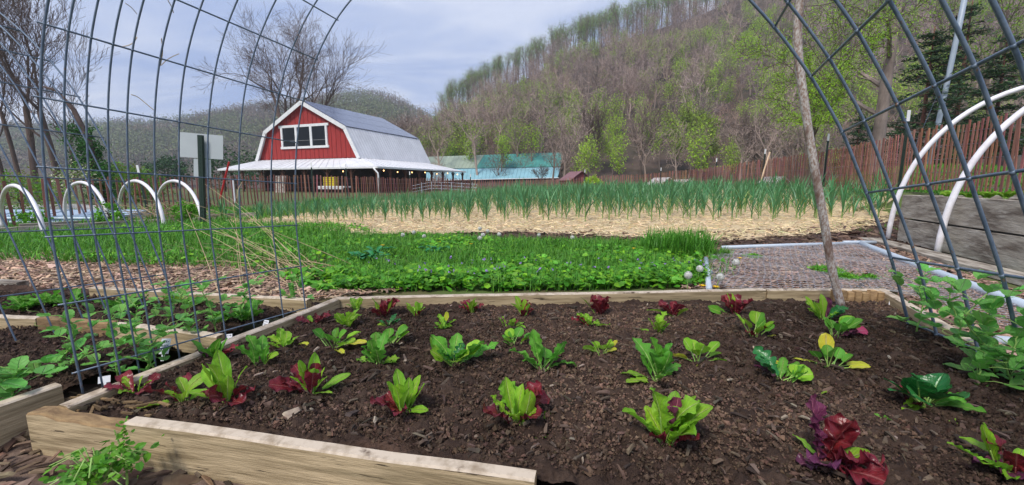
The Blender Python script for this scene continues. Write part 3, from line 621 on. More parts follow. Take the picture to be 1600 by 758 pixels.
# window
wf = MB(); wz0, wz1, wu0, wu1 = 4.75, 7.0, -3.4, 2.9
wx = [PY(448, 200, by)[0], PY(519, 200, by)[0]]
for (u, z, su, sz) in ((( wu0+wu1)/2, wz0, wu1-wu0+.5, .24), ((wu0+wu1)/2, wz1, wu1-wu0+.7, .26), (wu0, (wz0+wz1)/2, .26, wz1-wz0-.24), (wu1, (wz0+wz1)/2, .26, wz1-wz0-.24),
                       (wu0+(wu1-wu0)/3, (wz0+wz1)/2, .30, wz1-wz0-.24), (wu0+(wu1-wu0)*2/3, (wz0+wz1)/2, .30, wz1-wz0-.24)):
    wf.box((u, -.07, z), (su, .12, sz))
wob = wf.build('window', M_['white'], barn)
for k in range(3):
    t = MB(); uu = wu0+(wu1-wu0)*(k+.5)/3; t.box((uu, -.035, (wz0+wz1)/2), ((wu1-wu0)/3-.3, .03, wz1-wz0-.3)); t.build('pane', M_['glass'], wob)
    t = MB(); t.box((uu, -.062, wz0+.72), ((wu1-wu0)/3-.3, .02, .035), tint=(.35, .35, .35)); t.build('sash_rail', M_['white'], wob)
# porch roof: front, right and left skirts
U0, U1 = -W1-PF, W1+PE; VF, VB = -PF, LB+2
def quadslab(b, p, th, tint=(1, 1, 1)):
    p = np.array(p, float); b.hexa(np.concatenate([p-np.array([0, 0, th]), p]), 0, tint)
b = MB()
quadslab(b, [(U0, VF, ZE), (U1, VF, ZE), (W1, 0, Z1-.05), (-W1, 0, Z1-.05)], .06)
quadslab(b, [(U1, VF, ZE), (U1, VB, ZE), (W1, LB, Z1-.05), (W1, 0, Z1-.05)], .06)
quadslab(b, [(U0, VB, ZE), (U0, VF, ZE), (-W1, 0, Z1-.05), (-W1, LB, Z1-.05)], .06)
quadslab(b, [(W1, LB, Z1-.06), (U1, VB, ZE), (U0, VB, ZE), (-W1, LB, Z1-.06)][::-1], .06)
for u in np.arange(-W1, W1, .6):
    t = (u+W1)/(2*W1); u_e = U0+(U1-U0)*t; a = np.array([u_e, VF, ZE+.0]); c = np.array([u, 0, Z1-.05]); quadslab(b, [a, a+[.05, 0, 0], c+[.05, 0, .0], c], .02, (1.05,)*3) if False else b.prisms([a+[0, 0, .02]], [c+[0, 0, .02]], .03, .03, 4, 0, (1.06,)*3)
for v in np.arange(0, LB, .6):
    t = v/LB; b.prisms([(U1, VF+(VB-VF)*t, ZE+.02)], [(W1, v, Z1-.03)], .03, .03, 4, 0, (1.06,)*3)
b.build('porch_roof', M_['roofmetal'], barn)
b = MB()
for a, c in (((U0, VF), (U1, VF)), ((U1, VF), (U1, VB)), ((U0, VB), (U0, VF))):
    a = np.array(a); c = np.array(c); m_ = (a+c)/2; L = np.linalg.norm(c-a); an = atan2(c[1]-a[1], c[0]-a[0]); R = np.array([[cos(an), -sin(an), 0], [sin(an), cos(an), 0], [0, 0, 1]])
    n = np.array([sin(an), -cos(an)])*.05; b.box((m_[0]+n[0], m_[1]+n[1], ZE-.07), (L+.1, .09, .16), R)
b.build('fascia', M_['white'], barn)
for u in np.linspace(U0+.4, U1-.3, 8):
    t = MB(); t.box((u, VF+.25, ZE/2-.1), (.17, .17, ZE)); 
    for sg in (-1, 1): t.prisms([(u, VF+.25, ZE-.75)], [(u+sg*.5, VF+.25, ZE-.2)], .05, .05, 4)
    t.build('porch_post', M_['brownwood'], barn)
for v in np.linspace(VF+2.2, VB-.2, 7):
    t = MB(); t.box((U1-.3, v, ZE/2-.1), (.17, .17, ZE))
    for sg in (-1, 1): t.prisms([(U1-.3, v, ZE-.75)], [(U1-.3, v+sg*.5, ZE-.2)], .05, .05, 4)
    t.build('porch_post', M_['brownwood'], barn)
b = MB(); b.tube([(U1-.35, VF-.12, ZE-.12), (U1-.15, VF-.12, ZE-.35), (U1+.12, VF-.12, ZE-.6), (U1+.15, VF-.12, ZE-.9), (U1+.12, VF-.12, 0)], .075, 8); b.build('downspout', M_['white'], barn, True)
# string lights
sl = empty('string_lights', (bx, by, bz), BA, label='string of small warm lights glowing under the barn porch eave', cat='string lights')
M_['bulb'] = mat('bulb', (1, .8, .5), .5, tint=False); pb = M_['bulb'].node_tree.nodes['Principled BSDF']; pb.inputs['Emission Color'].default_value = (1, .55, .20, 1); pb.inputs['Emission Strength'].default_value = 4
P = [(U1-4.6, VF+.6), (U1-.5, VF+1.5)]+[(U1-.5, v) for v in np.arange(VF+2.4, VB, 1.25)]
w = MB()
for k, (u, v) in enumerate(P):
    z = ZE-.38+.06*sin(k*1.9); t = MB(); t.sphere((u, v, z), (.055, .055, .07), 8, 6); t.build('bulb', M_['bulb'], sl, True)
    w.prisms([(u, v, z+.08)], [(u, v, ZE-.2)], .008, .008, 3)
w.prisms([(u, v, ZE-.2) for u, v in P[:-1]], [(u, v, ZE-.2) for u, v in P[1:]], .008, .008, 3); w.build('cord', M_['postgreen'], sl)
M_['yplastic'] = mat('yellow_plastic', (.62, .50, .02), .5, (.55, .42, .02), 4, 2)
# things on the porch seen through the fence
def blocal(u, v): return (bx+u*cos(BA)-v*sin(BA), by+u*sin(BA)+v*cos(BA))
x, y = PY(517, 290, 40)[:2]
e = empty('plastic_crates', (x, y, bz), BA, label='stack of yellow plastic crates under the barn porch', cat='crates')
for k in range(2):
    t = MB()
    for q in range(5): t.box((-.36+k*.72, 0, .75+q*.17), (.62, .5, .13)); t.box((-.36+k*.72, 0, .75+q*.17+.08), (.56, .44, .04), tint=(.6, .6, .6))  # recessed bands between crates: shade painted in as a darker tint
    t.build('crate_column', M_['yplastic'], e)
x, y = PY(522, 296, 38.8)[:2]
e = empty('folding_table', (x, y, bz), BA, label='long white folding table in front of the yellow crates', cat='table'); t = MB(); t.box((0, 0, .60), (3.2, .9, .14)); t.box((0, -.42, .48), (3.0, .03, .2), tint=(.8, .8, .8)); t.build('tabletop', M_['white'], e)
for sx in (-1.3, 1.3):
    for sy in (-.3, .3): t = MB(); t.prisms([(sx, sy, 0)], [(sx, sy, .55)], .03, .03, 6); t.build('leg', M_['conduit'], e)
x, y = PY(433, 300, 41)[:2]
e = empty('crate_stack', (x, y, bz), BA, label='grey wooden boards stacked upright at the left of the porch', cat='boards'); t = MB()
for k in range(5): t.box((k*.22, k*.05, .8), (.18, .05, 1.7), np.array([[1, 0, .12], [0, 1, 0], [-.12, 0, 1]]), tint=(1.4, 1.4, 1.5))
t.build('boards', M_['wood_grey'], e)
# porch railing at the right end
e = empty('porch_ramp_rail', (*PY(690, 300, 36)[:2], -.1), BA, label='pale metal rail fence in front of the right end of the porch', cat='railing'); t = MB()
for z in (.35, .62, .9): t.tube([(-3, 0, z-.25), (-1, 0, z+.08), (1.0, 0, z+.02), (3.4, 0, z-.12)], .022, 5)
t.build('rails', M_['conduit'], e)
for u in (-2, -1, 0, 1, 2, 3): t = MB(); t.prisms([(u, 0, -.1)], [(u, 0, .95)], .03, .03, 5); t.build('rail_post', M_['conduit'], e)

# ------------------------------------------------------------------ long shed with green roof
Ys, Yr = 66, 73
e = empty('long_shed', (0, 0, 0), label='long low shed with patched teal, pale green and light blue metal roof', cat='shed')
def pt(px, py, Y): return PY(px, py, Y)
A = pt(640, 246, Yr); B = pt(880, 238, Yr); mA = pt(640, 264, Yr-3); mB_ = pt(876, 260, Yr-3); cA = pt(640, 282.5, Ys); cB = pt(871, 277.5, Ys)
def rib_sheet(nm, p, col, rib=.6):
    t = MB(); p = [np.array(q) for q in p]; quadslab(t, p, .05)
    L = np.linalg.norm(p[1]-p[0]); n = int(L/rib)
    for k in range(n+1): s_ = k/n; t.prisms([p[0]*(1-s_)+p[1]*s_+[0, 0, .01]], [p[3]*(1-s_)+p[2]*s_+[0, 0, .01]], .035, .035, 3, 0, (.82,)*3)
    return t.build(nm, mat(nm, col, .5, tuple(c*.85 for c in col), .6, 4), e)
s0 = .485; m1 = A*(1-s0)+B*s0; s1 = .44; m2 = mA*(1-s1)+mB_*s1
rib_sheet('pale_green_roof', [mA, m2, m1, A], (.36, .43, .34)); rib_sheet('teal_roof', [m2, mB_, B, m1], (.08, .30, .27)); rib_sheet('light_blue_roof', [cA, cB, mB_-[0, 0, .12], mA-[0, 0, .12]], (.26, .48, .55))
back0 = A+np.array([0, 7, -3.0]); back1 = B+np.array([0, 7, -3.0]); rib_sheet('rear_roof', [A, B, back1, back0], (.10, .22, .20))
t = MB(); t.add([cB-[.3, 0, .1], mB_-[.3, 0, .2], B-[.3, 0, .1], back1-[.3, 0, 0], back1+[-.3, 0, -5], cB+[-.3, 0, -3]], [(0, 1, 2, 3, 4, 5)]); t.build('end_wall', M_['brownwood'], e)
for k in range(10): q = cA*(1-k/9)+cB*k/9; t = MB(); t.box((q[0], q[1]+.3, q[2]/2-.4), (.2, .2, abs(q[2])+.7)); t.build('post', M_['brownwood'], e)
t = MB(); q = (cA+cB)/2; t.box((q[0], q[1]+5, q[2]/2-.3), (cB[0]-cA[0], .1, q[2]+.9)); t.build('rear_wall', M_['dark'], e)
t = MB(); t.prisms([cA+[0, -.05, -.05]], [cB+[.2, -.05, -.05]], .07, .07, 6); t.build('gutter', M_['white'], e)
def small_house(name, label, px, pt_, pb_, Y, w, col, colr, open_=False):
    q = PY(px, pt_, Y); z0 = Zt(q[0], Y)-.2; h = q[2]-z0; e = empty(name, (q[0], Y, z0), .3, label=label, cat='coop' if 'coop' in name else 'shed')
    t = MB(); hw = w/2; he = h-w*.35; V = [(-hw, 0, 0), (hw, 0, 0), (hw, 0, he), (0, 0, h), (-hw, 0, he)]; V2 = [(a, w*1.1, c) for a, _, c in V]
    t.add(V+V2, [(0, 1, 2, 3, 4), (5, 9, 8, 7, 6), (1, 6, 7, 2), (0, 4, 9, 5)]); t.build('wall', mat(name+'_wall', col, .8, tuple(c*.7 for c in col), 3, 3), e)
    t = MB()
    for sg in (-1, 1): slab(t, (sg*(hw+.12), he-.08), (0, h), -.15, w*1.1+.15, .05)
    t.build('roof', mat(name+'_roof', colr, .6, tuple(c*.8 for c in colr), 3, 3), e)
    t = MB(); t.box((0, -.02, he*.45), (w*.4, .03, he*.8)); t.build('door', M_['brownwood'], e)
small_house('garden_shed', 'small dark red shed with pale striped gable beyond the garlic field', 909, 268, 290, 45, 2.6, (.17, .045, .05), (.24, .12, .13))
small_house('chicken_coop', 'small coop with white gabled roof behind the lath fence', 1045, 278, 295, 36, 1.7, (.16, .15, .14), (.62, .60, .58))
small_house('chicken_coop', 'low white and rust coloured coop right of the gabled coop behind the fence', 1076, 281, 295, 36, 1.5, (.38, .24, .2), (.5, .46, .42))
small_house('chicken_coop', 'tiny white hutch behind the fence beside the leaning wooden pole', 1222, 277, 292, 24, .9, (.3, .25, .22), (.55, .55, .55))

# ------------------------------------------------------------------ lath fence
cum = np.concatenate([[0], np.cumsum(np.linalg.norm(np.diff(FPATH[:, :2], axis=0), axis=1))])
def fpos(s_): return np.array([np.interp(s_, cum, FPATH[:, k]) for k in range(3)])
def fence(a, b_, label, sp0, sp1, wd, seed):
    rg = np.random.default_rng(seed); e = empty('lath_fence', tuple(fpos(a)), label=label, cat='fence'); o = fpos(a); t = MB(); s_ = a
    tops = []
    while s_ < b_:
        p = fpos(s_); q = fpos(s_+.1); d = nrm((q-p)*[1, 1, 0]); n = np.array([-d[1], d[0], 0]); lean = rg.normal()*.035+.07*vnoise(s_*.35, 3.0)-.035; hh = FH*rg.uniform(.96, 1.03); w = wd*rg.uniform(.85, 1.15)
        sag = (vnoise(s_*.22, 7.7)-.5)*.16
        c = p-o+np.array([0, 0, hh/2+sag])+d*lean*.3; up_ = nrm(np.array([0, 0, 1])+d*lean); R = np.stack([d-up_*d.dot(up_), n, up_], 1)
        g_ = rg.uniform(.7, 1.3); t.box(c, (w, .012, hh), R, tint=(g_, g_*rg.uniform(.9, 1.35), g_*rg.uniform(.9, 1.35))); s_ += (sp0+(sp1-sp0)*(s_-a)/(b_-a))*rg.uniform(.85, 1.2)
    t.build('laths', M_['lath'], e)
    w = MB(); S = np.arange(a, b_, .5); P = np.array([fpos(q) for q in S])-o
    for hh in (.12, .36, .6, .84, 1.06): w.prisms(P[:-1]+[0, 0, hh], P[1:]+[0, 0, hh], .004, .004, 3)
    w.build('wire_strands', M_['wire'], e)
    return e, o
fL, oL = fence(0, cum[11]+.2, 'sagging red-brown lath snow fence running along the left side in front of the barn', .165, .15, .055, 1)
fR, oR = fence(cum[11]+.4, cum[-1], 'red-brown lath snow fence climbing the bank behind the garlic on the right', .14, .10, .043, 2)
def tpost(par, o, px, top, Y, lean=0, cap=.22, r=.032):
    q = PY(px, top, Y)-o; base = q.copy(); base[2] = q[2]-1.9*(Y/Y); base = base+[lean, 0, 0]
    gz = Zt(q[0]+o[0], Y)-o[2]-.1; base = np.array([q[0]+lean, q[1], gz])
    t = MB(); up_ = nrm(q-base); m_ = q-up_*cap
    for a_, b__, c_ in ((base, m_, 0), (m_, q, 1)):
        d = up_; u = np.array([1, 0, 0.]); u = nrm(u-d*d.dot(u)); w_ = np.cross(d, u); L = np.linalg.norm(b__-a_); R = np.stack([u, w_, d], 1)
        t.box((a_+b__)/2, (2*r, .006, L), R, c_); t.box((a_+b__)/2+w_*(.003+.018), (.006, .036, L), R, c_)
    if c_ is not None:
        for k in np.arange(.2, 1.1, .12): t.box(base+up_*k*np.linalg.norm(q-base)/1.2-w_*.008, (.014, .012, .02), R)
    t.build('fence_post', [M_['postgreen'], M_['white']], par)
for px, top, Y in ((1421, 172, 8.6), (1295, 209, 13.4), (1196, 233, 19.5), (1120, 247, 24.5), (1033, 262, 29.5), (914, 265, 31.0)): tpost(fR, oR, px, top, Y)
for px, top, Y, ln in ((214, 258, 11.8, .16), (486, 254, 19.0, 0), (540, 256, 21, 0), (640, 268, 27, 0), (735, 272, 31, 0), (-70, 250, 8.6, 0)): tpost(fL, oL, px, top, Y, ln)
q = PY(1203, 238, 18.5); q2 = PY(1186, 290, 18.0); t = MB(); t.tube([q2-[0, 0, .2], (q+q2)/2, q], .035, 6, 0, (2.0, 3.6, 3.2)); t.build('leaning_pole', M_['lath'], label='pale reddish wooden pole leaning beside the fence post', cat='pole')
q = PY(358, 253, 14.5); q2 = PY(343, 302, 14.5); t = MB(); t.tube([q2-[0, 0, .2], (q+q2)/2+[.03, 0, 0], q], .03, 6); t.build('leaning_post', mat('red_post', (.42, .02, .02), .5, tint=False), label='thin bright red post leaning near the left end of the barn porch', cat='post')
q = PY(364, 280, 14.3); q2 = PY(366, 303, 14.3); t = MB(); t.tube([q2-[0, 0, .3], q], .025, 6); t.build('white_stake', M_['hoop'], label='short white stake beside the red leaning post', cat='stake')
# utility pole
q = PY(1484, 95, 19); z0 = Zt(q[0], 19); t = MB(); e = empty('utility_pole', (q[0], 19, z0), label='grey metal pole with a guy wire standing among the pines', cat='pole')
t.tube([(-.35, 0, -.1), (-.1, 0, 3), (.15, 0, 6.5), (.3, 0, 9)], .10, 8, 0, (.7, .72, .75)); t.build('pole', M_['conduit'], e, True); t = MB(); t.prisms([(-1.6, 0, 0)], [(.1, 0, 5.6)], .012, .012, 3); t.build('guy_wire', M_['wire'], e)
# signs seen from behind
q = PY(312, 211, 6.9); base = G(323, 355, .05); base[1] = 6.9; base[2] = Zt(q[0], 6.9); e = empty('sign_post', tuple(base), label='dark green channel post carrying two blank white sign backs', cat='sign'); o = base
t = MB(); up_ = nrm(q-base); u = nrm(np.array([1, 0, 0])-up_*up_[0]); w_ = np.cross(up_, u); R = np.stack([u, w_, up_], 1); L = np.linalg.norm(q-base)
t.box((q-base)/2, (.075, .012, L), R)
for sg in (-1, 1): t.box((q-base)/2+u*sg*.036-w_*(-.022), (.008, .04, L), R)
for k in range(22): t.box(up_*(L*(k+1)/23)-w_*.008, (.014, .004, .02), R, tint=(2.2, 2.2, 2.2))
t.build('channel_post', M_['postgreen'], e)
M_['signback'] = mat('sign_back', (.46, .49, .51), .9, (.42, .45, .47), 2, 3, spec=.1)
def panel(p4, nm):
    P = [PY(a, c, 6.98) for a, c in p4]; t = MB(); a = np.array(P)-o; t.hexa(np.concatenate([a, a+np.array([0, .006, 0])])); t.build(nm, M_['signback'], e)
panel([(278, 245), (348.5, 249.5), (348.5, 212), (278, 206)], 'sign_panel'); panel([(302.5, 276), (330, 278), (329, 249.5), (302.5, 248)], 'sign_panel')
# ------------------------------------------------------------------ beds
def board(a, c, h, th, name, m, parent, side=1, top=None, rng=np.random.default_rng(3), wav=.003, topmat=None):
    """a plank on edge from a to c (top outer edge), local x along its length so that the grain runs along it"""
    a = np.array(a, float); c = np.array(c, float); d = c-a; L = np.linalg.norm(d[:2]); an = atan2(d[1], d[0]); sl_ = atan2(d[2], L)
    n = max(6, int(L/.04)); t = MB(); xs = np.linspace(0, L, n)
    tz = (top(xs/L) if top else 0)+fbm(xs*6, xs*0+rng.random()*50)*wav*2
    yo = fbm(xs*3, xs*0+rng.random()*50)*wav*2; y0 = np.zeros(n)+yo; y1 = y0+side*th; bt = np.full(n, -h)
    bev = .004; prof = [(y0, bt), (y0, tz-bev), (y0+side*bev, tz+0*xs), (y1-side*bev, tz+0*xs), (y1, tz-bev), (y1, bt), (y0, bt)]
    P = np.stack([np.stack([xs, p+0*xs, z+0*xs], 1) for p, z in prof]); 
    i = np.arange(len(prof)*n).reshape(len(prof), n); q = np.stack([i[:-1, :-1], i[1:, :-1], i[1:, 1:], i[:-1, 1:]], -1)
    if side < 0: q = q[..., ::-1]
    t.add(P.reshape(-1, 3), q[[0, 4, 5]].reshape(-1, 4), 0); t.add(P.reshape(-1, 3), q[[1, 2, 3]].reshape(-1, 4), 1)
    for k in (0, n-1): t.add(P[:6, k], [tuple(range(6))], 0, (.8, .75, .7))
    ob = t.build(name, [m, topmat or m], parent); ob.location = a-(np.array(parent.location) if parent else 0); ob.rotation_euler = (0, -sl_, an); return ob
for m in ('wood_new', 'wood_grey', 'wood_rot'):
    mp_ = [n for n in M_[m].node_tree.nodes if n.type == 'MAPPING'][0]; mp_.inputs['Scale'].default_value = {'wood_new': (1.0, 16, 16), 'wood_grey': (.6, 3.2, 3.2), 'wood_rot': (.7, 2.5, 2.5)}[m]
NL = G(40, 640, .25); NM = G(194, 661, .25); NR0 = G(835, 751, .25); BL = G(520, 466, .25); BR = G(1383, 453, .25)
d = nrm(NR0-NL); NR = NR0+d*1.2; RR = np.array([1.24, .46, .25])
bed = empty('raised_bed', (0, 1.2, .1), label='large wooden raised bed of dark soil planted with lettuce seedlings, in front', cat='raised bed')
board(NL, NM, .15, .04, 'board', M_['wood_new'], bed, 1, top=lambda t: -.012*smooth(.05, .5, t)-.012*np.abs(fbm(t*14, t*0))*4, wav=.006, topmat=M_['wood_rot'])
board(NM+[0, 0, .002], NR0, .15, .032, 'board', M_['wood_new'], bed, 1, topmat=M_['wood_top'])
board(NR0+nrm(NR0-NL)*.004-[0, 0, .045], RR+[.1, 0, -.04], .13, .04, 'board', M_['wood_new'], bed, 1, topmat=M_['wood_top'])
board(NL+np.array([.045, .03, -.004]), BL, .15, .038, 'board', M_['wood_new'], bed, -1, topmat=M_['wood_top'])
board(BL+np.array([0, .03, 0]), BR+np.array([-.62, .035, 0]), .16, .036, 'board', M_['wood_new'], bed, -1, topmat=M_['wood_top'])
board(BR+np.array([-.615, .03, .002]), BR+np.array([.02, .03, 0]), .16, .036, 'board', M_['wood_new'], bed, -1, topmat=M_['wood_top'])
board(BR+np.array([.025, .02, 0]), RR, .16, .036, 'board', M_['wood_new'], bed, -1, topmat=M_['wood_top'])
rg = np.random.default_rng(12); t = MB()
for k in range(7):
    q = BR+np.array([-.27+k*.035, -.012-.004*k, -.045+rg.normal()*.004]); t.box(q-np.array(bed.location), (.030, .028, .085+rg.random()*.012), tint=(rg.uniform(.8, 1.8),)*3)
t.build('rotten_corner_block', M_['wood_rot'], bed)
t = MB()
for k in range(26):
    s_ = rg.random(); q = NL*(1-s_)+NM*s_+np.array([.02, .045+rg.random()*.06, -.022+rg.random()*.012]); a = rg.normal()*.3-.2
    R = np.array([[cos(a), -sin(a), 0], [sin(a), cos(a), 0], [0, 0, 1]]); t.box(q-np.array(bed.location), (.012+rg.random()*.035, .003+rg.random()*.005, .004), R, tint=(rg.uniform(.35, 1.0),)*3)
t.build('rotten_edge_splinters', M_['wood_rot'], bed)
bed2 = empty('raised_bed', (-1.6, 1.6, .1), label='wooden raised bed of pea plants behind the left wire panel, divided by low boards', cat='raised bed')
board(G(-330, 745, .25), G(96, 601, .25), .15, .035, 'board', M_['wood_new'], bed2, 1, topmat=M_['wood_top'])
board(G(57, 497, .24), G(172, 505, .235), .07, .035, 'board', M_['wood_rot'], bed2, 1)
board(G(172, 505, .25), G(338, 525, .25), .08, .035, 'board', M_['wood_new'], bed2, 1, topmat=M_['wood_top'], top=lambda t: -.012*np.abs(fbm(t*9, t*0))*2)
board(G(-40, 494, .23), G(55, 497, .23), .06, .035, 'board', M_['wood_new'], bed2, 1, topmat=M_['wood_top'])
board(G(150, 447, .24), G(486, 466, .24), .10, .035, 'board', M_['wood_new'], bed2, -1, topmat=M_['wood_top'])
board(G(-200, 425, .22), G(45, 438, .20), .10, .06, 'board', M_['wood_grey'], bed2, -1)
# soil
def Zs(x, y): return .232-.030*smooth(1.1, 1.9, y)+.022*fbm(np.asarray(x)*3.0, np.asarray(y)*3.0, 2)
def soil(name, quad, nx, ny, zf, amp=1.0):
    a, b_, c, d = [np.array(q[:2]) for q in quad]; U, V = np.meshgrid(np.linspace(0, 1, nx), np.linspace(0, 1, ny), indexing='ij'); U = U[..., None]; V = V[..., None]
    P = a*(1-U)*(1-V)+b_*U*(1-V)+c*U*V+d*(1-U)*V; X, Y = P[..., 0], P[..., 1]
    n = .022*np.abs(fbm(X*18, Y*18, 3)*2)+.022*fbm(X*50, Y*50, 3)+.014*fbm(X*120+5, Y*120, 2)
    t = MB(); t.grid(np.stack([X, Y, zf(X, Y)-.006+n*amp], -1)); return t.build(name, M_['soil'], smooth_=True, kind='structure')
soil('bed_soil', [NL+[.03, .03, 0], RR+[-.02, .03, 0], BR+[0, .02, 0], BL+[.0, .02, 0]], 620, 430, Zs)
soil('side_bed_soil', [G(-400, 735, .2), G(70, 606, .2)+[0, .0, 0], G(505, 467, .2), G(-250, 430, .2)], 260, 260, lambda x, y: .185+.03*fbm(x*3, y*3, 2))
# scatter helpers
def rotz(n, rg, tilt=.4):
    a = rg.random(n)*6.283; t = rg.normal(size=n)*tilt; u = rg.normal(size=n)*tilt
    ca, sa, ct, st, cu, su = np.cos(a), np.sin(a), np.cos(t), np.sin(t), np.cos(u), np.sin(u); Z = np.zeros(n); O = np.ones(n)
    Rz = np.stack([ca, -sa, Z, sa, ca, Z, Z, Z, O], 1).reshape(-1, 3, 3); Rx = np.stack([O, Z, Z, Z, ct, -st, Z, st, ct], 1).reshape(-1, 3, 3); Ry = np.stack([cu, Z, su, Z, O, Z, -su, Z, cu], 1).reshape(-1, 3, 3)
    return Rz @ Rx @ Ry
def scatter(b, TV_, TF, P, S, R, tint, mat_i=0, jit=0, rg=None):
    n = len(P); V = TV_[None]*S[:, None, :]
    if jit: V = V*(1+jit*(rg.random((n, len(TV_), 3))-.5))
    V = np.einsum('nij,nkj->nki', R, V)+P[:, None]; Fq = TF[None]+(np.arange(n)*len(TV_))[:, None, None]
    b.add(V.reshape(-1, 3), Fq.reshape(-1, TF.shape[1]), mat_i, np.repeat(tint, len(TV_), 0))
BOXV = np.array([[-1, -1, -1], [1, -1, -1], [1, 1, -1], [-1, 1, -1], [-1, -1, 1], [1, -1, 1], [1, 1, 1], [-1, 1, 1]])*.5
BOXF = np.array([[0, 3, 2, 1], [4, 5, 6, 7], [0, 1, 5, 4], [1, 2, 6, 5], [2, 3, 7, 6], [3, 0, 4, 7]])
CHV = BOXV.copy(); CHV[[4, 5, 6, 7], 0] *= .7; CHV[:, 1] *= np.where(CHV[:, 0] > 0, .5, 1)
SPV = np.array([[1, 0, 0], [.2, .9, .1], [-.9, .3, -.1], [-.3, -.95, .1], [.6, -.6, .2], [.1, .1, .9], [0, -.1, -.8]]); SPF = np.array([[0, 1, 5], [1, 2, 5], [2, 3, 5], [3, 4, 5], [4, 0, 5], [1, 0, 6], [2, 1, 6], [3, 2, 6], [4, 3, 6], [0, 4, 6]])
rg = np.random.default_rng(21)
def colr(n, lo, hi, base=(1, 1, 1), cv=.1): return np.array(base)*rg.uniform(lo, hi, (n, 1))*(1+rg.normal(size=(n, 3))*cv*.5)
bedpoly = [NL+[.05, .06, 0], RR+[-.05, .06, 0], BR+[-.05, -.05, 0], BL+[.05, -.05, 0]]
b = MB(); n = 95000; P2 = rand_in(bedpoly, n, rg); sz = np.minimum(rg.gamma(1.3, .0013, n)+.0008, .009); z = Zs(P2[:, 0], P2[:, 1])+.003+sz*.2
scatter(b, SPV, SPF, np.stack([P2[:, 0], P2[:, 1], z], 1), sz[:, None]*rg.uniform(.6, 1.3, (n, 3)), rotz(n, rg, 1), colr(n, .6, 1.5)*(1+.9*np.clip(fbm(P2[:, 0]*2.2+4, P2[:, 1]*2.2)*3-.1, -.4, 1.2)+1.0*np.exp(-((P2[:, 0]-.35)/.5)**2-((P2[:, 1]-1.02)/.2)**2))[:, None]*np.array([1.03, 1, .95]), jit=.95, rg=rg)
P2 = rand_in([G(-150, 650, .2), G(100, 596, .2), G(490, 470, .2), G(-100, 450, .2)], 6000, rg); n = 6000; sz = np.minimum(rg.gamma(1.6, .0022, n)+.0012, .011)
scatter(b, SPV, SPF, np.stack([P2[:, 0], P2[:, 1], .192+sz*.3+.03*fbm(P2[:, 0]*3, P2[:, 1]*3, 2)], 1), sz[:, None]*rg.uniform(.6, 1.3, (n, 3)), rotz(n, rg, 1), colr(n, .6, 1.5), jit=.5, rg=rg)
b.build('soil_clods', M_['clod'], kind='stuff', label='small crumbly clods of dark soil covering the beds', cat='soil')
def chips(b, P2, zf, lx, wx, lift, base, lo=.4, hi=1.3, tilt=.25):
    n = len(P2); L = rg.gamma(3, lx/3, n)+lx*.3; S = np.stack([L, L*rg.uniform(.12, .4, n)*wx, np.full(n, .004)*rg.uniform(.6, 1.6, n)], 1)
    z = zf(P2[:, 0], P2[:, 1])+lift+rg.random(n)*.012; scatter(b, CHV, BOXF, np.stack([P2[:, 0], P2[:, 1], z], 1), S, rotz(n, rg, tilt), colr(n, lo, hi, base), jit=.3, rg=rg)
b = MB(); chips(b, rand_in(bedpoly, 1900, rg), Zs, .016, .8, .003, (.42, .40, .40), .3, 1.3); chips(b, rand_in(bedpoly, 60, rg), Zs, .012, 1.3, .006, (1.3, 1.4, 1.4), .6, 1.3)
b.build('bark_bits', M_['chip'], kind='stuff', label='bits of bark and wood lying on the bed soil', cat='bark')
b = MB(); chips(b, rand_in([p for p in poly_path[1:]], 14000, rg), Zt, .036, .9, .014, (1.7, 1.55, 1.45), .35, 1.5); chips(b, rand_in(poly_pathfront, 3600, rg), Zt, .036, 1, .062, (.8, .7, .62), .3, 1.3)
b.build('path_wood_chips', M_['chip'], kind='stuff', label='pale and brown wood chips covering the paths', cat='wood chips')
b = MB(); chips(b, rand_in(poly_net, 11000, rg), Zt, .038, .8, .018, (1.35, 1.18, 1.18), .3, 1.5); chips(b, rand_in(poly_dark, 2600, rg), Zt, .06, 1, .016, (.55, .45, .42), .3, 1.3)
b.build('dark_wood_chips', M_['chip'], kind='stuff', label='reddish brown shredded mulch under the netting and along the straw', cat='mulch')
b = MB(); n = 26000; P2 = rand_in(poly_straw, n*2, rg); w_ = 1/np.maximum(P2[:, 1]-6, 1); P2 = P2[rg.random(len(P2)) < w_*1.2][:n]; n = len(P2)
L = rg.uniform(.05, .16, n); a = rg.random(n)*6.283; tl = rg.normal(size=n)*.22; dv = np.stack([np.cos(a)*np.cos(tl), np.sin(a)*np.cos(tl), np.sin(tl)], 1)*L[:, None]
c = np.stack([P2[:, 0], P2[:, 1], Zt(P2[:, 0], P2[:, 1])+.03+rg.random(n)*.03], 1); b.prisms(c-dv/2, c+dv/2, .0052, .004, 3, 0, colr(n, .55, 1.3))
b.build('straw', M_['straw'], kind='stuff', label='pale golden straw mulch strewn between the garlic', cat='straw')
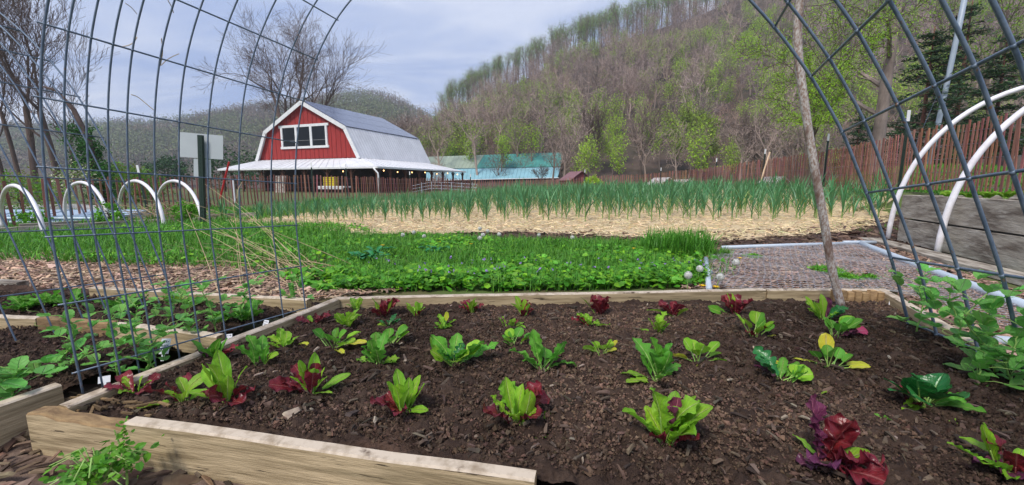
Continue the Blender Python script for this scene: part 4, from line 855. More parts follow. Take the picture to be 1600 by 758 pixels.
# ------------------------------------------------------------------ wire arches
V0 = np.array([-.35, -.95, .057]); V1 = np.array([-.35, -.95, .09])
def smoothcurve(P, n):
    P = np.array(P, float); t = np.concatenate([[0], np.cumsum(np.linalg.norm(np.diff(P, axis=0), axis=1))]); T = np.linspace(0, t[-1], n)
    Q = np.stack([np.interp(T, t, P[:, k]) for k in range(P.shape[1])], 1); k = 3
    for _ in range(6):
        Q[1:-1] = (Q[:-2]+2*Q[1:-1]+Q[2:])/4
    return Q, t
SL = np.array([0, .114, .245, .355, .443, .51, .577, .62, .665, .708, .75])
def arch(name, label, pts, kf, vf, S, stays, r0, r1, m='wire'):
    """pts: far edge of the arch; kf(u) width factor; S: positions of the long wires; stays: indices of pts carrying a cross wire"""
    pts = np.array(pts); o = pts[0].copy(); e = empty(name, tuple(o), label=label, cat='trellis'); Q, t = smoothcurve(pts, 130); u = np.linspace(0, 1, 130)
    K = kf(u)[:, None]; VV = V0*(1-vf(u)[:, None])+V1*vf(u)[:, None]
    rr_ = r0+(r1-r0)*vf(u); t1 = MB()
    for s_ in S: t1.tube(Q+VV*K*s_-o, rr_*(1.15 if s_ in (S[0], S[-1]) else 1), 6)
    t1.build('long_wires', M_[m], e, True); t2 = MB()
    for i in stays:
        ui = t[i]/t[-1]; p = np.array([np.interp(ui, u, Q[:, k]) for k in range(3)]); k = np.interp(ui, u, K[:, 0]); v = V0*(1-vf(ui))+V1*vf(ui); r = np.interp(ui, u, rr_)
        nn_ = nrm(np.cross(v, np.gradient(Q, axis=0)[int(ui*129)]))*r*1.2
        q = np.linspace(-.012, S[-1]*k+.012, 6)[:, None]; t2.tube(p+v*q-o+nn_, r*.95, 6)
    pass
    for i in stays:
        ui = t[i]/t[-1]; p = np.array([np.interp(ui, u, Q[:, k]) for k in range(3)]); k = np.interp(ui, u, K[:, 0]); v = V0*(1-vf(ui))+V1*vf(ui); r = np.interp(ui, u, rr_)
        for s_ in S: t2.sphere(p+v*k*s_-o, r*1.5, 6, 4)
    t2.build('cross_wires', M_[m], e, True); return e, Q
Lp = [(-.92, .17), (-.925, .245), (-.931, .437), (-.94, .618), (-.929, .797), (-.91, .968), (-.872, 1.139), (-.806, 1.303), (-.712, 1.456), (-.57, 1.60), (-.38, 1.73), (-.15, 1.83), (.12, 1.87), (.38, 1.83), (.62, 1.73), (.83, 1.58),
      (1.017, 1.40), (1.174, 1.215), (1.318, 1.002), (1.439, .759), (1.57, .493), (1.675, .215), (1.69, .17)]
mainp = [(x, 1.771-(x+.92)/2.6*.108, z) for x, z in Lp]
sm = lambda u: smooth(.25, .75, u)
arch('wire_arch', 'galvanised wire panel bent into an arch over the lettuce bed, both legs framing the view', mainp, lambda u: 1+.64*sm(u), sm, SL, range(1, 22), .0026, .0050)
Sp = [(-1.69, .06), (-1.702, .10), (-1.765, .34), (-1.833, .584), (-1.915, .809), (-1.992, 1.022), (-2.078, 1.214), (-2.187, 1.376), (-2.306, 1.513), (-2.48, 1.66), (-2.72, 1.80), (-3.0, 1.86)]
Sp = Sp+[(-6.0-x, z) for x, z in Sp[:-1][::-1]]
arch('wire_arch', 'second wire arch behind and left, its slanting leg seen through the left wire panel', [(x, 2.036-(x+1.7)*.02, z) for x, z in Sp], lambda u: 1.5+0*u, lambda u: np.asarray(u)*0, np.array([0, .045, .09, .135, .18, .235, .30, .37, .45, .55, .66, .78]), range(1, 22), .0032, .0032)
# stained hoop pipe in the back right corner
yb = 1.95; P = [G(1306, 478, .19)]+[PY(a, c, yb-.0*i) for i, (a, c) in enumerate([(1301, 430), (1285, 330), (1271, 255), (1258, 170), (1247, 90), (1245, 40), (1249, 0)])]
P[0][1] = yb; P += [P[-1]+np.array([.01, -.05, .15]), P[-1]+np.array([.0, -.25, .33]), P[-1]+np.array([-.06, -.6, .42])]
Q, _ = smoothcurve(P, 60); t = MB(); t.tube(Q-Q[0], .0175, 12); t.build('hoop_pipe', M_['oldpipe'], smooth_=True, label='stained old white hoop pipe rising from the back right corner of the lettuce bed', cat='pipe').location = Q[0]
# white hoops
def hoop(label, f0, f1, top, r, group, n=40):
    f0 = np.array(f0, float); f1 = np.array(f1, float); a = np.linspace(0, pi, n); c = (f0+f1)/2; h = top-max(f0[2], f1[2])
    P = c+(f0-c)*np.cos(a)[:, None]+np.stack([0*a, 0*a, h*np.sin(a)**.85], 1); t = MB(); t.tube(P-P[0], r, 8); ob = t.build('white_hoop', M_['hoop'], smooth_=True, label=label, cat='hoop', group=group); ob.location = P[0]
for f0, f1, tp, lab in (((3, 345), (70, 374), 288, 'white pipe hoop over the low bed, leftmost of the four at the left'), ((103, 346), (171, 352), 284, 'white pipe hoop over the low bed, second of the four from the left'),
                        ((187, 338), (257, 357), 281, 'white pipe hoop over the low bed, third of the four from the left'), ((246, 338), (317, 353), 281, 'white pipe hoop nearest the sign post, rightmost of the four at the left')):
    a = G(*f0, .02); c = G(*f1, .02)
    if a[1] > c[1]+1.6: a = a*0+np.array([a[0]*(c[1]+1.6)/a[1], c[1]+1.6, .0])
    ym = (a[1]+c[1])/2; hoop(lab, a, c, PY((f0[0]+f1[0])/2, tp+1, ym)[2], .030, 'white hoops at the left')
FA = G(1387, 375, .09); FB = G(1464, 399, .09); fd = np.array([.93, -.355, 0])
FA += [0, 0, -.03]; FB += [0, 0, -.03]
hoop('white pipe hoop at the far end of the weathered plank bed on the right', FA, FA+fd*2.75, 1.90, .028, 'white hoops at the right')
hoop('white pipe hoop nearer the camera on the weathered plank bed at the right', FB, FB+fd*2.75, 1.86, .028, 'white hoops at the right')
# weathered plank bed at the right
q0 = G(1396, 378, .09); q1 = G(1600, 431, .09); fdv = nrm(q1-q0); q1 = q0+fdv*3.6; bk = np.array([-fdv[1], fdv[0], 0]); bk = bk if bk[0] > 0 else -bk
pb_ = empty('plank_bed', tuple(q0), label='tall raised bed of grey weathered planks at the right', cat='raised bed')
for k in range(2):
    board(q0+bk*.03+[0, 0, .285*(k+1)], q1+bk*.03+[0, 0, .285*(k+1)+.004], .266, .05, 'plank', M_['wood_grey'], pb_, 1, wav=.006)
    board(q0+bk*2.4+[0, 0, .285*(k+1)], q0+bk*.04+[0, 0, .285*(k+1)], .266, .05, 'plank', M_['wood_grey'], pb_, 1, wav=.006)
s4 = [q0+bk*.05+fdv*.05, q1+bk*.05, q1+bk*2.3, q0+bk*2.3+fdv*.05]; soil('plank_bed_soil', s4, 120, 80, lambda x, y: .615+0*x)
board(q0+np.array([-.12, .02, .045])-bk*.03, q0+fdv*2.6+np.array([-.05, 0, .05])-bk*.02, .05, .2, 'fallen_plank', M_['wood_grey'], None, -1)
bpy.data.objects['fallen_plank'].rotation_euler[0] = 0
tag(bpy.data.objects['fallen_plank'], 'pale plank lying flat on the ground along the foot of the weathered bed', 'plank')
# low dark beds with the four hoops
hb = empty('low_bed', tuple(G(120, 358, -.02)), label='low bed edged with dark weathered boards under the white hoops at the left', cat='raised bed')
L0, L1, L2 = G(-180, 382, 0), G(200, 356, 0), G(330, 350, 0)
for a, c in ((L0, L1), (L1+[.05, 0, 0], L2)): board(a+[0, 0, .13], c+[0, 0, .13], .20, .05, 'board', M_['wood_grey'], hb, 1)
for a, c in ((L0+[0, 1.5, 0], L1+[0, 1.5, 0]), (L1+[.05, 1.5, 0], L2+[0, 1.5, 0])): board(a+[0, 0, .12], c+[0, 0, .12], .2, .05, 'board', M_['wood_grey'], hb, 1)
# pale framed panels beyond the fence at the far left
x = PY(60, 330, 10.5); e = empty('cold_frame', (x[0], 10.3, Zt(x[0], 10.3)), .0, label='long low pale blue-grey covered frame behind the fence at the far left', cat='cold frame')
t = MB(); t.box((0, .5, .12), (4.4, 1.1, .24), tint=(.55, .66, .75)); t.build('frame', M_['conduit'], e)
for k in range(4): t = MB(); t.box((-1.65+k*1.1, .5, .255), (1.0, 1.0, .02), np.array([[1, 0, 0], [0, .98, -.15], [0, .15, .98]]), tint=(.75, .85, .95)); t.build('panel', M_['conduit'], e)
t = MB()
for zz in (.10, .2): t.box((0, -.07, zz), (4.4, .02, .03), tint=(2, 2, 2))
t.build('rail', M_['conduit'], e)
# netting frame
e = empty('netting_frame', tuple(G(1345, 380, .1)), label='grey pipe frame with chicken wire lying on the mulch behind the bed', cat='netting frame'); o = np.array(e.location)
zz = .125
for a, c in ((G(1128, 387, zz), G(1350, 380, zz)), (G(1318, 379, zz+.012), G(1368, 379, zz+.012))): t = MB(); t.tube(np.array([a, (a+c)/2+[0, .01, 0], c])-o, .021, 8); t.build('pipe', M_['conduit'], e, True)
a, c = G(1343, 380, zz), G(1640, 492, zz); t = MB(); t.tube(np.array([a+(c-a)*s_+[0, .02*sin(s_*3), 0] for s_ in np.linspace(0, 1, 8)])-o, .030, 10); t.build('pipe', M_['conduit'], e, True)
a, c = G(1103, 404, zz), G(1108, 452, zz); t = MB(); t.tube(np.array([a, (a+c)/2, c])-o, .019, 8)
t.tube(np.array([(a+c)/2-[0, .05, 0], (a+c)/2+[0, .05, 0]])-o, .023, 8); t.build('pipe', M_['conduit'], e, True)
a, c = G(1556, 531, zz), G(1660, 541, zz); t = MB(); t.tube(np.array([a, c])-o, .020, 8); t.build('pipe', M_['conduit'], e, True)
A_ = []; B_ = []; cell = .052; netp = np.array([p[:2] for p in [G(1110, 456, .1), G(1106, 404, .1), G(1130, 388, .1), G(1345, 381, .1), G(1625, 488, .1), G(1640, 545, .1), G(1390, 462, .1)]])
xs = np.arange(netp[:, 0].min(), netp[:, 0].max(), cell*1.0); ysn = np.arange(netp[:, 1].min(), netp[:, 1].max(), cell*.8)
for j, yv in enumerate(ysn):
    for xv in xs+(j % 2)*cell*.5:
        p = np.array([xv, yv]); 
        for q in ((xv+cell*.5, yv+cell*.28), (xv-cell*.5, yv+cell*.28)): A_.append((xv, yv)); B_.append(q)
        A_.append((xv+cell*.5, yv+cell*.28)); B_.append((xv+cell*.5, yv+cell*.8))
A_ = np.array(A_); B_ = np.array(B_); k = inpoly(A_[:, 0], A_[:, 1], netp) & inpoly(B_[:, 0], B_[:, 1], netp); A_ = A_[k]; B_ = B_[k]
hz_ = lambda q: .125+.035*fbm(q[:, 0]*2.5, q[:, 1]*2.5, 2)+.01*fbm(q[:, 0]*9, q[:, 1]*9, 2)
def wob2(q): return q+np.stack([fbm(q[:, 0]*4, q[:, 1]*4, 2), fbm(q[:, 0]*4+7, q[:, 1]*4, 2)], 1)*.07
t = MB(); A3 = np.column_stack([wob2(A_), hz_(A_)])-o; B3 = np.column_stack([wob2(B_), hz_(B_)])-o; t.prisms(A3, B3, .0017, .0017, 3); t.build('chicken_wire', M_['net'], e)
# ------------------------------------------------------------------ plants
def blades(b, P, h, w, lean, rg, cols, mat_i=0, n=4, droop=.5):
    m = len(P); a = rg.random(m)*6.283; L = h*rg.uniform(.5, 1.25, m); ln = lean*rg.uniform(.2, 1.6, m); t = np.linspace(0, 1, n)
    d = np.stack([np.cos(a), np.sin(a)], 1); s_ = np.stack([-np.sin(a), np.cos(a)], 1)
    r = L[:, None]*ln[:, None]*t[None]**1.6; z = L[:, None]*(t[None]-droop*ln[:, None]*t[None]**2.2); W = w*np.array([.7, 1, .7, .08]) if n == 4 else w*np.sin(np.linspace(.5, pi-.02, n))
    C3 = np.concatenate([P[:, None, :2]+d[:, None]*r[..., None], (P[:, None, 2]+z)[..., None]], 2); O = np.concatenate([s_[:, None]*W[None, :, None], np.zeros((m, n, 1))], 2)
    V = np.stack([C3-O, C3+O], 2).reshape(-1, 3); i = np.arange(m*n*2).reshape(m, n, 2); q = np.stack([i[:, :-1, 0], i[:, :-1, 1], i[:, 1:, 1], i[:, 1:, 0]], -1).reshape(-1, 4)
    c = np.array(cols)[rg.integers(0, len(cols), m)]*rg.uniform(.7, 1.3, (m, 1)); b.add(V, q, mat_i, np.repeat(c, 2*n, 0))
def rleaves(b, P, s_, rg, cols, mat_i=0, flat=.7):
    """roundish pointed leaves, 7 corners each, mostly facing up"""
    m = len(P); a = rg.random(m)*6.283; nz = rg.normal(size=(m, 3))*np.array([1, 1, .3])*(1-flat)*1.3+np.array([0, -.25, 1]); nz /= np.linalg.norm(nz, axis=1, keepdims=True)
    u = np.stack([np.cos(a), np.sin(a), 0*a], 1); u -= nz*(u*nz).sum(1, keepdims=True); u /= np.linalg.norm(u, axis=1, keepdims=True); w = np.cross(nz, u)
    sh = np.array([(-.75, 0, 0), (-.9, -.45, .10), (-.1, -.75, .16), (.65, -.42, .10), (1.05, 0, 0), (.65, .42, .10), (-.1, .75, .16), (-.9, .45, .10)]); S = s_*rg.uniform(.5, 1.3, (m, 1))
    V = P[:, None]+(u[:, None]*sh[None, :, :1]+w[:, None]*sh[None, :, 1:2]+nz[:, None]*sh[None, :, 2:])*S[:, None]
    F1 = np.array([[0, 1, 2, 4], [2, 3, 4, 4]]); q = np.array([[0, 1, 2, 3], [0, 3, 4, 4]])
    i = (np.arange(m)*8)[:, None]; quads = np.concatenate([i+np.array([0, 1, 2, 3]), i+np.array([0, 5, 6, 7])]); tris = np.concatenate([i+np.array([0, 3, 4]), i+np.array([0, 4, 5])])
    c = np.array(cols)[rg.integers(0, len(cols), m)]*rg.uniform(.7, 1.3, (m, 1)); b.add(V.reshape(-1, 3), [quads, tris], mat_i, np.repeat(c, 8, 0))
rg = np.random.default_rng(31)
wp1 = gp([(300,352),(345,348),(520,352),(600,366),(760,374),(830,378),(1000,384),(1110,394),(1150,425),(1128,438),(1104,452),(900,456),(640,459),(500,461),(440,440),(360,425),(200,418),(60,412),(-100,412),(-100,380),(60,372),(150,366)])
wp2 = gp([(560,374),(1000,384),(1095,396),(1104,446),(900,455),(660,457),(520,459),(520,420)])
grassd = gp([(320,350),(520,353),(560,374),(520,420),(200,418),(60,412),(-100,405),(-100,372),(60,366)])
b = MB(); wg = [(1, 1, 1), (.75, .9, .8), (1.5, 1.25, 1.0), (.6, .8, .7), (2.0, 1.5, 1.0), (1.2, 1.4, 1.4)]
def lift(P2, n, top, pw=.6):
    hs = .3+.9*vnoise(P2[:, 0]*3.1, P2[:, 1]*3.1); return np.column_stack([P2, Zt(P2[:, 0], P2[:, 1])+.012+rg.random(n)**pw*top*hs])
n = 12000; P2 = rand_in(wp2, n, rg); k = fbm(P2[:, 0]*1.4+3, P2[:, 1]*1.4) > .05; P2 = P2[k]; rleaves(b, lift(P2, len(P2), .11), .020, rg, wg)
n = 4200; P2 = rand_in(wp2, n, rg); rleaves(b, lift(P2, n, .07), .013, rg, wg)
n = 3600; P2 = rand_in(gp([(440,440),(520,425),(800,425),(1100,430),(1104,451),(900,455),(660,457),(500,459)]), n, rg); rleaves(b, lift(P2, n, .07), .027, rg, wg)
n = 8000; P2 = rand_in(wp1, n, rg); k = fbm(P2[:, 0]*1.1, P2[:, 1]*1.1) > .03; P2 = P2[k]; rleaves(b, lift(P2, len(P2), .09), .022, rg, wg)
b.build('weeds', M_['weed'], kind='stuff', label='bright green violets, clover and chickweed behind the bed', cat='weeds')
b = MB(); gc = [(1, 1, 1), (1.35, 1.2, 1.0), (.7, .85, .8)]
n = 15000; P2 = rand_in(wp1, n, rg); k = fbm(P2[:, 0]*1.2+8, P2[:, 1]*1.2) > -.08; P2 = P2[k]; P3 = np.column_stack([P2, Zt(P2[:, 0], P2[:, 1])]); blades(b, P3, .12, .0032, .7, rg, gc)
n = 20000; P2 = rand_in(wp2, n, rg); k = fbm(P2[:, 0]*1.9+5, P2[:, 1]*1.9) > -.13; P2 = P2[k]; P3 = np.column_stack([P2, Zt(P2[:, 0], P2[:, 1])]); blades(b, P3, .14, .0035, .7, rg, gc)
n = 13000; P2 = rand_in(grassd, n, rg); P3 = np.column_stack([P2, Zt(P2[:, 0], P2[:, 1])]); blades(b, P3, .15, .005, .7, rg, gc)
# grass beyond the fence, on the bank and along the field edges
for poly, n_, h_ in (([FPATH[14][:2]*1.0, FPATH[15][:2], FPATH[16][:2], FPATH[18][:2], FPATH[20][:2], (12, 8), (16, 14), (16, 24)], 14000, .16), ([(-14, 7.2), (-5.2, 7.2), (-5.6, 9.5), (-8, 14), (-12, 16), (-20, 16), (-20, 8)], 15000, .17), ([(-7.5, 14), (-6.2, 9), (-6.6, 18), (-9, 19)], 2500, .25)):
    P2 = rand_in(poly, n_, rg); P3 = np.column_stack([P2, Zt(P2[:, 0], P2[:, 1])]); blades(b, P3, h_, .012, .6, rg, gc)
P2 = rand_in(gp([(1250,358),(1330,352),(1395,352),(1420,372),(1340,372)]), 900, rg); k = fbm(P2[:, 0]*3, P2[:, 1]*3) > .05; P2 = P2[k]; blades(b, np.column_stack([P2, Zt(P2[:, 0], P2[:, 1])]), .07, .004, .9, rg, gc)
b.build('grass', M_['blade'], kind='stuff', label='green grass in the weedy strip and around the fence', cat='grass')
# tall grass clump
def clump(px, py, R, n_, h_, w_, lab, cols=gc, m='blade', nm='grass_clump', lean=.5, cat='grass clump', z=.08):
    c = G(px, py, z); a = rg.random(n_)*6.283; r = R*rg.random(n_)**.7; P = np.stack([r*np.cos(a), r*np.sin(a)*.7, 0*a], 1); b = MB(); blades(b, P, h_, w_, lean, rg, cols, droop=.4); ob = b.build(nm, M_[m], label=lab, cat=cat); ob.location = c; return ob
clump(1058, 398, .36, 1500, .27, .0042, 'tall thick tuft of grass at the back edge of the weeds beside the straw', [(1.1, 1.15, 1), (.8, .95, .9)])
clump(1118, 404, .14, 260, .12, .004, 'short grass tuft at the near corner of the netting frame')
for px, py, R, n_, lab in ((1291, 424, .12, 600, 'flat green weed left of the pipe foot on the mulch'), (1322, 436, .10, 600, 'bright ferny weed just right of the hoop pipe on the mulch'), (1358, 437, .05, 220, 'tiny green weed between the ferny weed and the bed corner'), (1176, 403, .09, 160, 'small weed with a yellow flower near the dandelion clocks')):
    c = G(px, py, .1); b = MB(); a = rg.random(n_)*6.283; r = R*rg.random(n_)**.6; P = np.stack([r*np.cos(a), r*np.sin(a), .015+.035*(1-r/R)*rg.random(n_)], 1); rleaves(b, P, .010, rg, wg); blades(b, P[:n_//3]*[1, 1, 0], .06, .003, .8, rg, gc); b.build('weed_plant', M_['weed'], label=lab, cat='weed').location = c
# sprawling weed by the front corner
c = G(158, 757, .17); b = MB(); n_ = 220; P = np.column_stack([rg.normal(size=n_)*.045, rg.normal(size=n_)*.026, .01+rg.random(n_)**.7*.05]); P[:, 2] += np.clip(P[:, 0]*.25, 0, .05); rleaves(b, P, .0085, rg, [(1, 1, 1), (1.3, 1.15, 1), (.7, .8, .8)], flat=.5)
st = MB()
for k in range(26):
    a = rg.random()*6.28; q = np.array([cos(a)*.09, sin(a)*.06, .02+rg.random()*.04]); st.tube([(0, 0, 0), q*[.5, .5, 1.4], q], .0012, 4)
up_ = [(.055, -.0, .0), (.060, 0, .05), (.050, 0, .10), (.045, 0, .125)]; st.tube(up_, [.0025, .002, .0016, .001], 5); rleaves(b, np.array([np.array(up_[1])+rg.normal(size=3)*[.008, .008, .03]+[0, 0, .04] for _ in range(60)]), .0055, rg, [(1, 1, 1), (1.2, 1.1, 1)], flat=.3)
e = empty('sprawling_weed', tuple(c), label='sprawling bright green chickweed against the front board of the bed', cat='weed'); b.build('leaves', M_['weed'], e); st.build('stems', M_['stalk'], e)
# ---- shaped leaves
def width(kind, s_):
    s_ = np.clip(s_, 0, 1)
    if kind == 'round': return np.sqrt(np.clip(np.sin(pi*s_**.9), 0, 1))
    if kind == 'oblong': return np.clip(np.sin(pi*s_**1.25), 0, 1)**.75*(.55+.45*s_)+.12*(1-s_)
    if kind == 'lettuce': return np.clip(np.sin(pi*np.clip(s_*.93+.02, 0, 1)**1.7), 0, 1)**.6*(.35+.65*s_)+.10*(1-s_)
    if kind == 'jag': w = np.clip(np.sin(pi*s_**1.1), 0, 1)**.7*(.5+.5*s_); return w*(.72+.28*np.abs(np.sin(s_*pi*5.5)))
    if kind == 'lobed': w = np.clip(np.sin(pi*s_**1.05), 0, 1)**.6; return w*(.36+.64*np.abs(np.sin(s_*pi*4.0))**.8)
    return np.sin(pi*s_)
def leaf(b, base, az, L, W, e0, e1, kind, rg, mi=0, tint=(1, 1, 1), pet=.2, cup=.25, ruf=0.0, rfreq=16, roll=0, nt=20, nu=7, stem_mi=None, twist=0):
    t = np.linspace(0, 1, nt); el = e0+(e1-e0)*t**1.2; ds = L/(nt-1)
    r = np.concatenate([[0], np.cumsum(np.cos(el[:-1])*ds)]); z = np.concatenate([[0], np.cumsum(np.sin(el[:-1])*ds)])
    rad = np.array([cos(az), sin(az), 0]); side = np.array([-sin(az), cos(az), 0]); C3 = base+rad*r[:, None]+np.array([0, 0, 1])*z[:, None]
    nrm_ = -np.sin(el)[:, None]*rad+np.cos(el)[:, None]*np.array([0, 0, 1]); rl = roll+twist*t
    sv = np.cos(rl)[:, None]*side+np.sin(rl)[:, None]*nrm_; nv = np.cos(rl)[:, None]*nrm_-np.sin(rl)[:, None]*side
    s_ = (t-pet)/(1-pet); w = np.where(s_ > 0, width(kind, s_), 0)*W/2+.0014*(1-.6*t)*(L/.08)**.5
    u = np.linspace(-1, 1, nu); ph = rg.random(2)*6.28
    wr = w*(1+.10*fbm(t*9+ph[0]*9, t*0+3)*2)
    rf = ruf*W*np.abs(u)[None]**2.2*np.sin(rfreq*t[:, None]*(1+.1*np.sign(u)[None])+np.where(u > 0, ph[0], ph[1])[None])*(s_[:, None] > 0)
    rf2 = (ruf*.25+.02)*W*np.sin(rfreq*2.3*t[:, None]+u[None]*5+ph[1])*(s_[:, None] > 0)
    off = cup*wr[:, None]*(u[None]**2)+rf+rf2*np.abs(u)[None]
    P = C3[:, None]+sv[:, None]*(u[None, :, None]*wr[:, None, None])+nv[:, None]*off[..., None]
    U = np.stack([np.broadcast_to(u*.5+.5, (nt, nu)), np.broadcast_to(t[:, None], (nt, nu))], -1)
    b.grid(P, mi, tint, U)
    if stem_mi is not None:
        k = max(3, int(nt*min(.75, pet+.35))); b.tube(C3[:k]-nv[:k]*.0008, np.linspace(.0022, .0009, k)*(L/.09)**.6, 5, stem_mi, tint)
# spec: (material, part name, kind, count, length, width/length, elev0, elev1, ruffle, petiole, azimuth or None)
def plant(name, label, px, py, hpx, spec, seed, cat='lettuce', z=None, spread=1.0):
    rg = np.random.default_rng(seed); c = G(px, py, .215); c[2] = float(Zs(c[0], c[1]))-.004 if z is None else z; dep = c[1]*cos(PITCH)+(H-c[2])*sin(PITCH); h = hpx*dep/F*.93
    e = empty(name, tuple(c), label=label, cat=cat); parts = {}
    k0 = rg.random()*6.28; cnt = 0
    for (mt, pn, kind, n_, Lf, Wr, e0, e1, ruf, pet, az) in spec:
        b = parts.setdefault((pn, mt), MB())
        for i in range(n_):
            cnt += 1; a = (k0+cnt*2.4+rg.normal()*.3) if az is None else az+(i-(n_-1)/2)*.55+rg.normal()*.15
            L = h*Lf*rg.uniform(.68, 1.18); g_ = rg.uniform(.8, 1.2); tn = (g_*rg.uniform(.9, 1.12), g_, g_*rg.uniform(.85, 1.1))
            ba = np.array([cos(a), sin(a), 0])*h*.04*spread+rg.normal(size=3)*[.006, .006, 0]
            hi = hpx > 65; leaf(b, ba, a, L, L*Wr, e0*rg.uniform(.60, 1.04), e1+rg.normal()*.18, kind, rg, 0, tn, pet, rg.uniform(.1, .45), ruf, roll=rg.normal()*.25, twist=rg.normal()*.3, nt=30 if hi else 22, nu=9 if hi else 7, rfreq=20 if ruf > .08 else 12, stem_mi=1)
    SM = {'redleaf': 'pinkstalk', 'purple': 'pinkstalk', 'magenta': 'pinkstalk'}
    for (pn, mt), b in parts.items(): b.build(pn, [M_[mt], M_[SM.get(mt, 'stalk')]], e, True)
    return e
D = lambda deg: radians(deg)
def lime(n, L=1.0, W=.40, e0=80, e1=45, az=None, k='oblong', ruf=.05, m='lime'): return (m, 'green_leaves', k, n+(2 if n > 2 else 0), L, W*.88, D(e0), D(e1), ruf, .12, az)
def red(n, L=.85, W=.5, e0=55, e1=10, az=None, ruf=.13, m='redleaf'): return (m, 'red_leaves', 'lettuce', n, L, W*.9, D(min(88, e0+16)), D(e1+14), ruf, .10, az)
def frill(n, L=.8, W=.6, e0=60, e1=15, az=None, m='lime'): return (m, 'frilly_leaves', 'jag', n, L, W, D(e0), D(e1), .10, .15, az)
def rnd(n, L=.8, W=.42, e0=60, e1=35, az=None, m='green'): return (m, 'round_leaves', 'round', n, L, W, D(e0), D(e1), .02, .5, az)
def yel(n, L=.9, W=.35, e0=30, e1=-5, az=None): return ('yellow', 'yellow_leaves', 'round', n, L, W, D(e0), D(e1), .03, .45, az)
def kale(n, L=1.0, W=.45, e0=75, e1=40, az=None, m='green'): return (m, 'lobed_leaves', 'lobed', n, L, W, D(e0), D(e1), .08, .25, az)
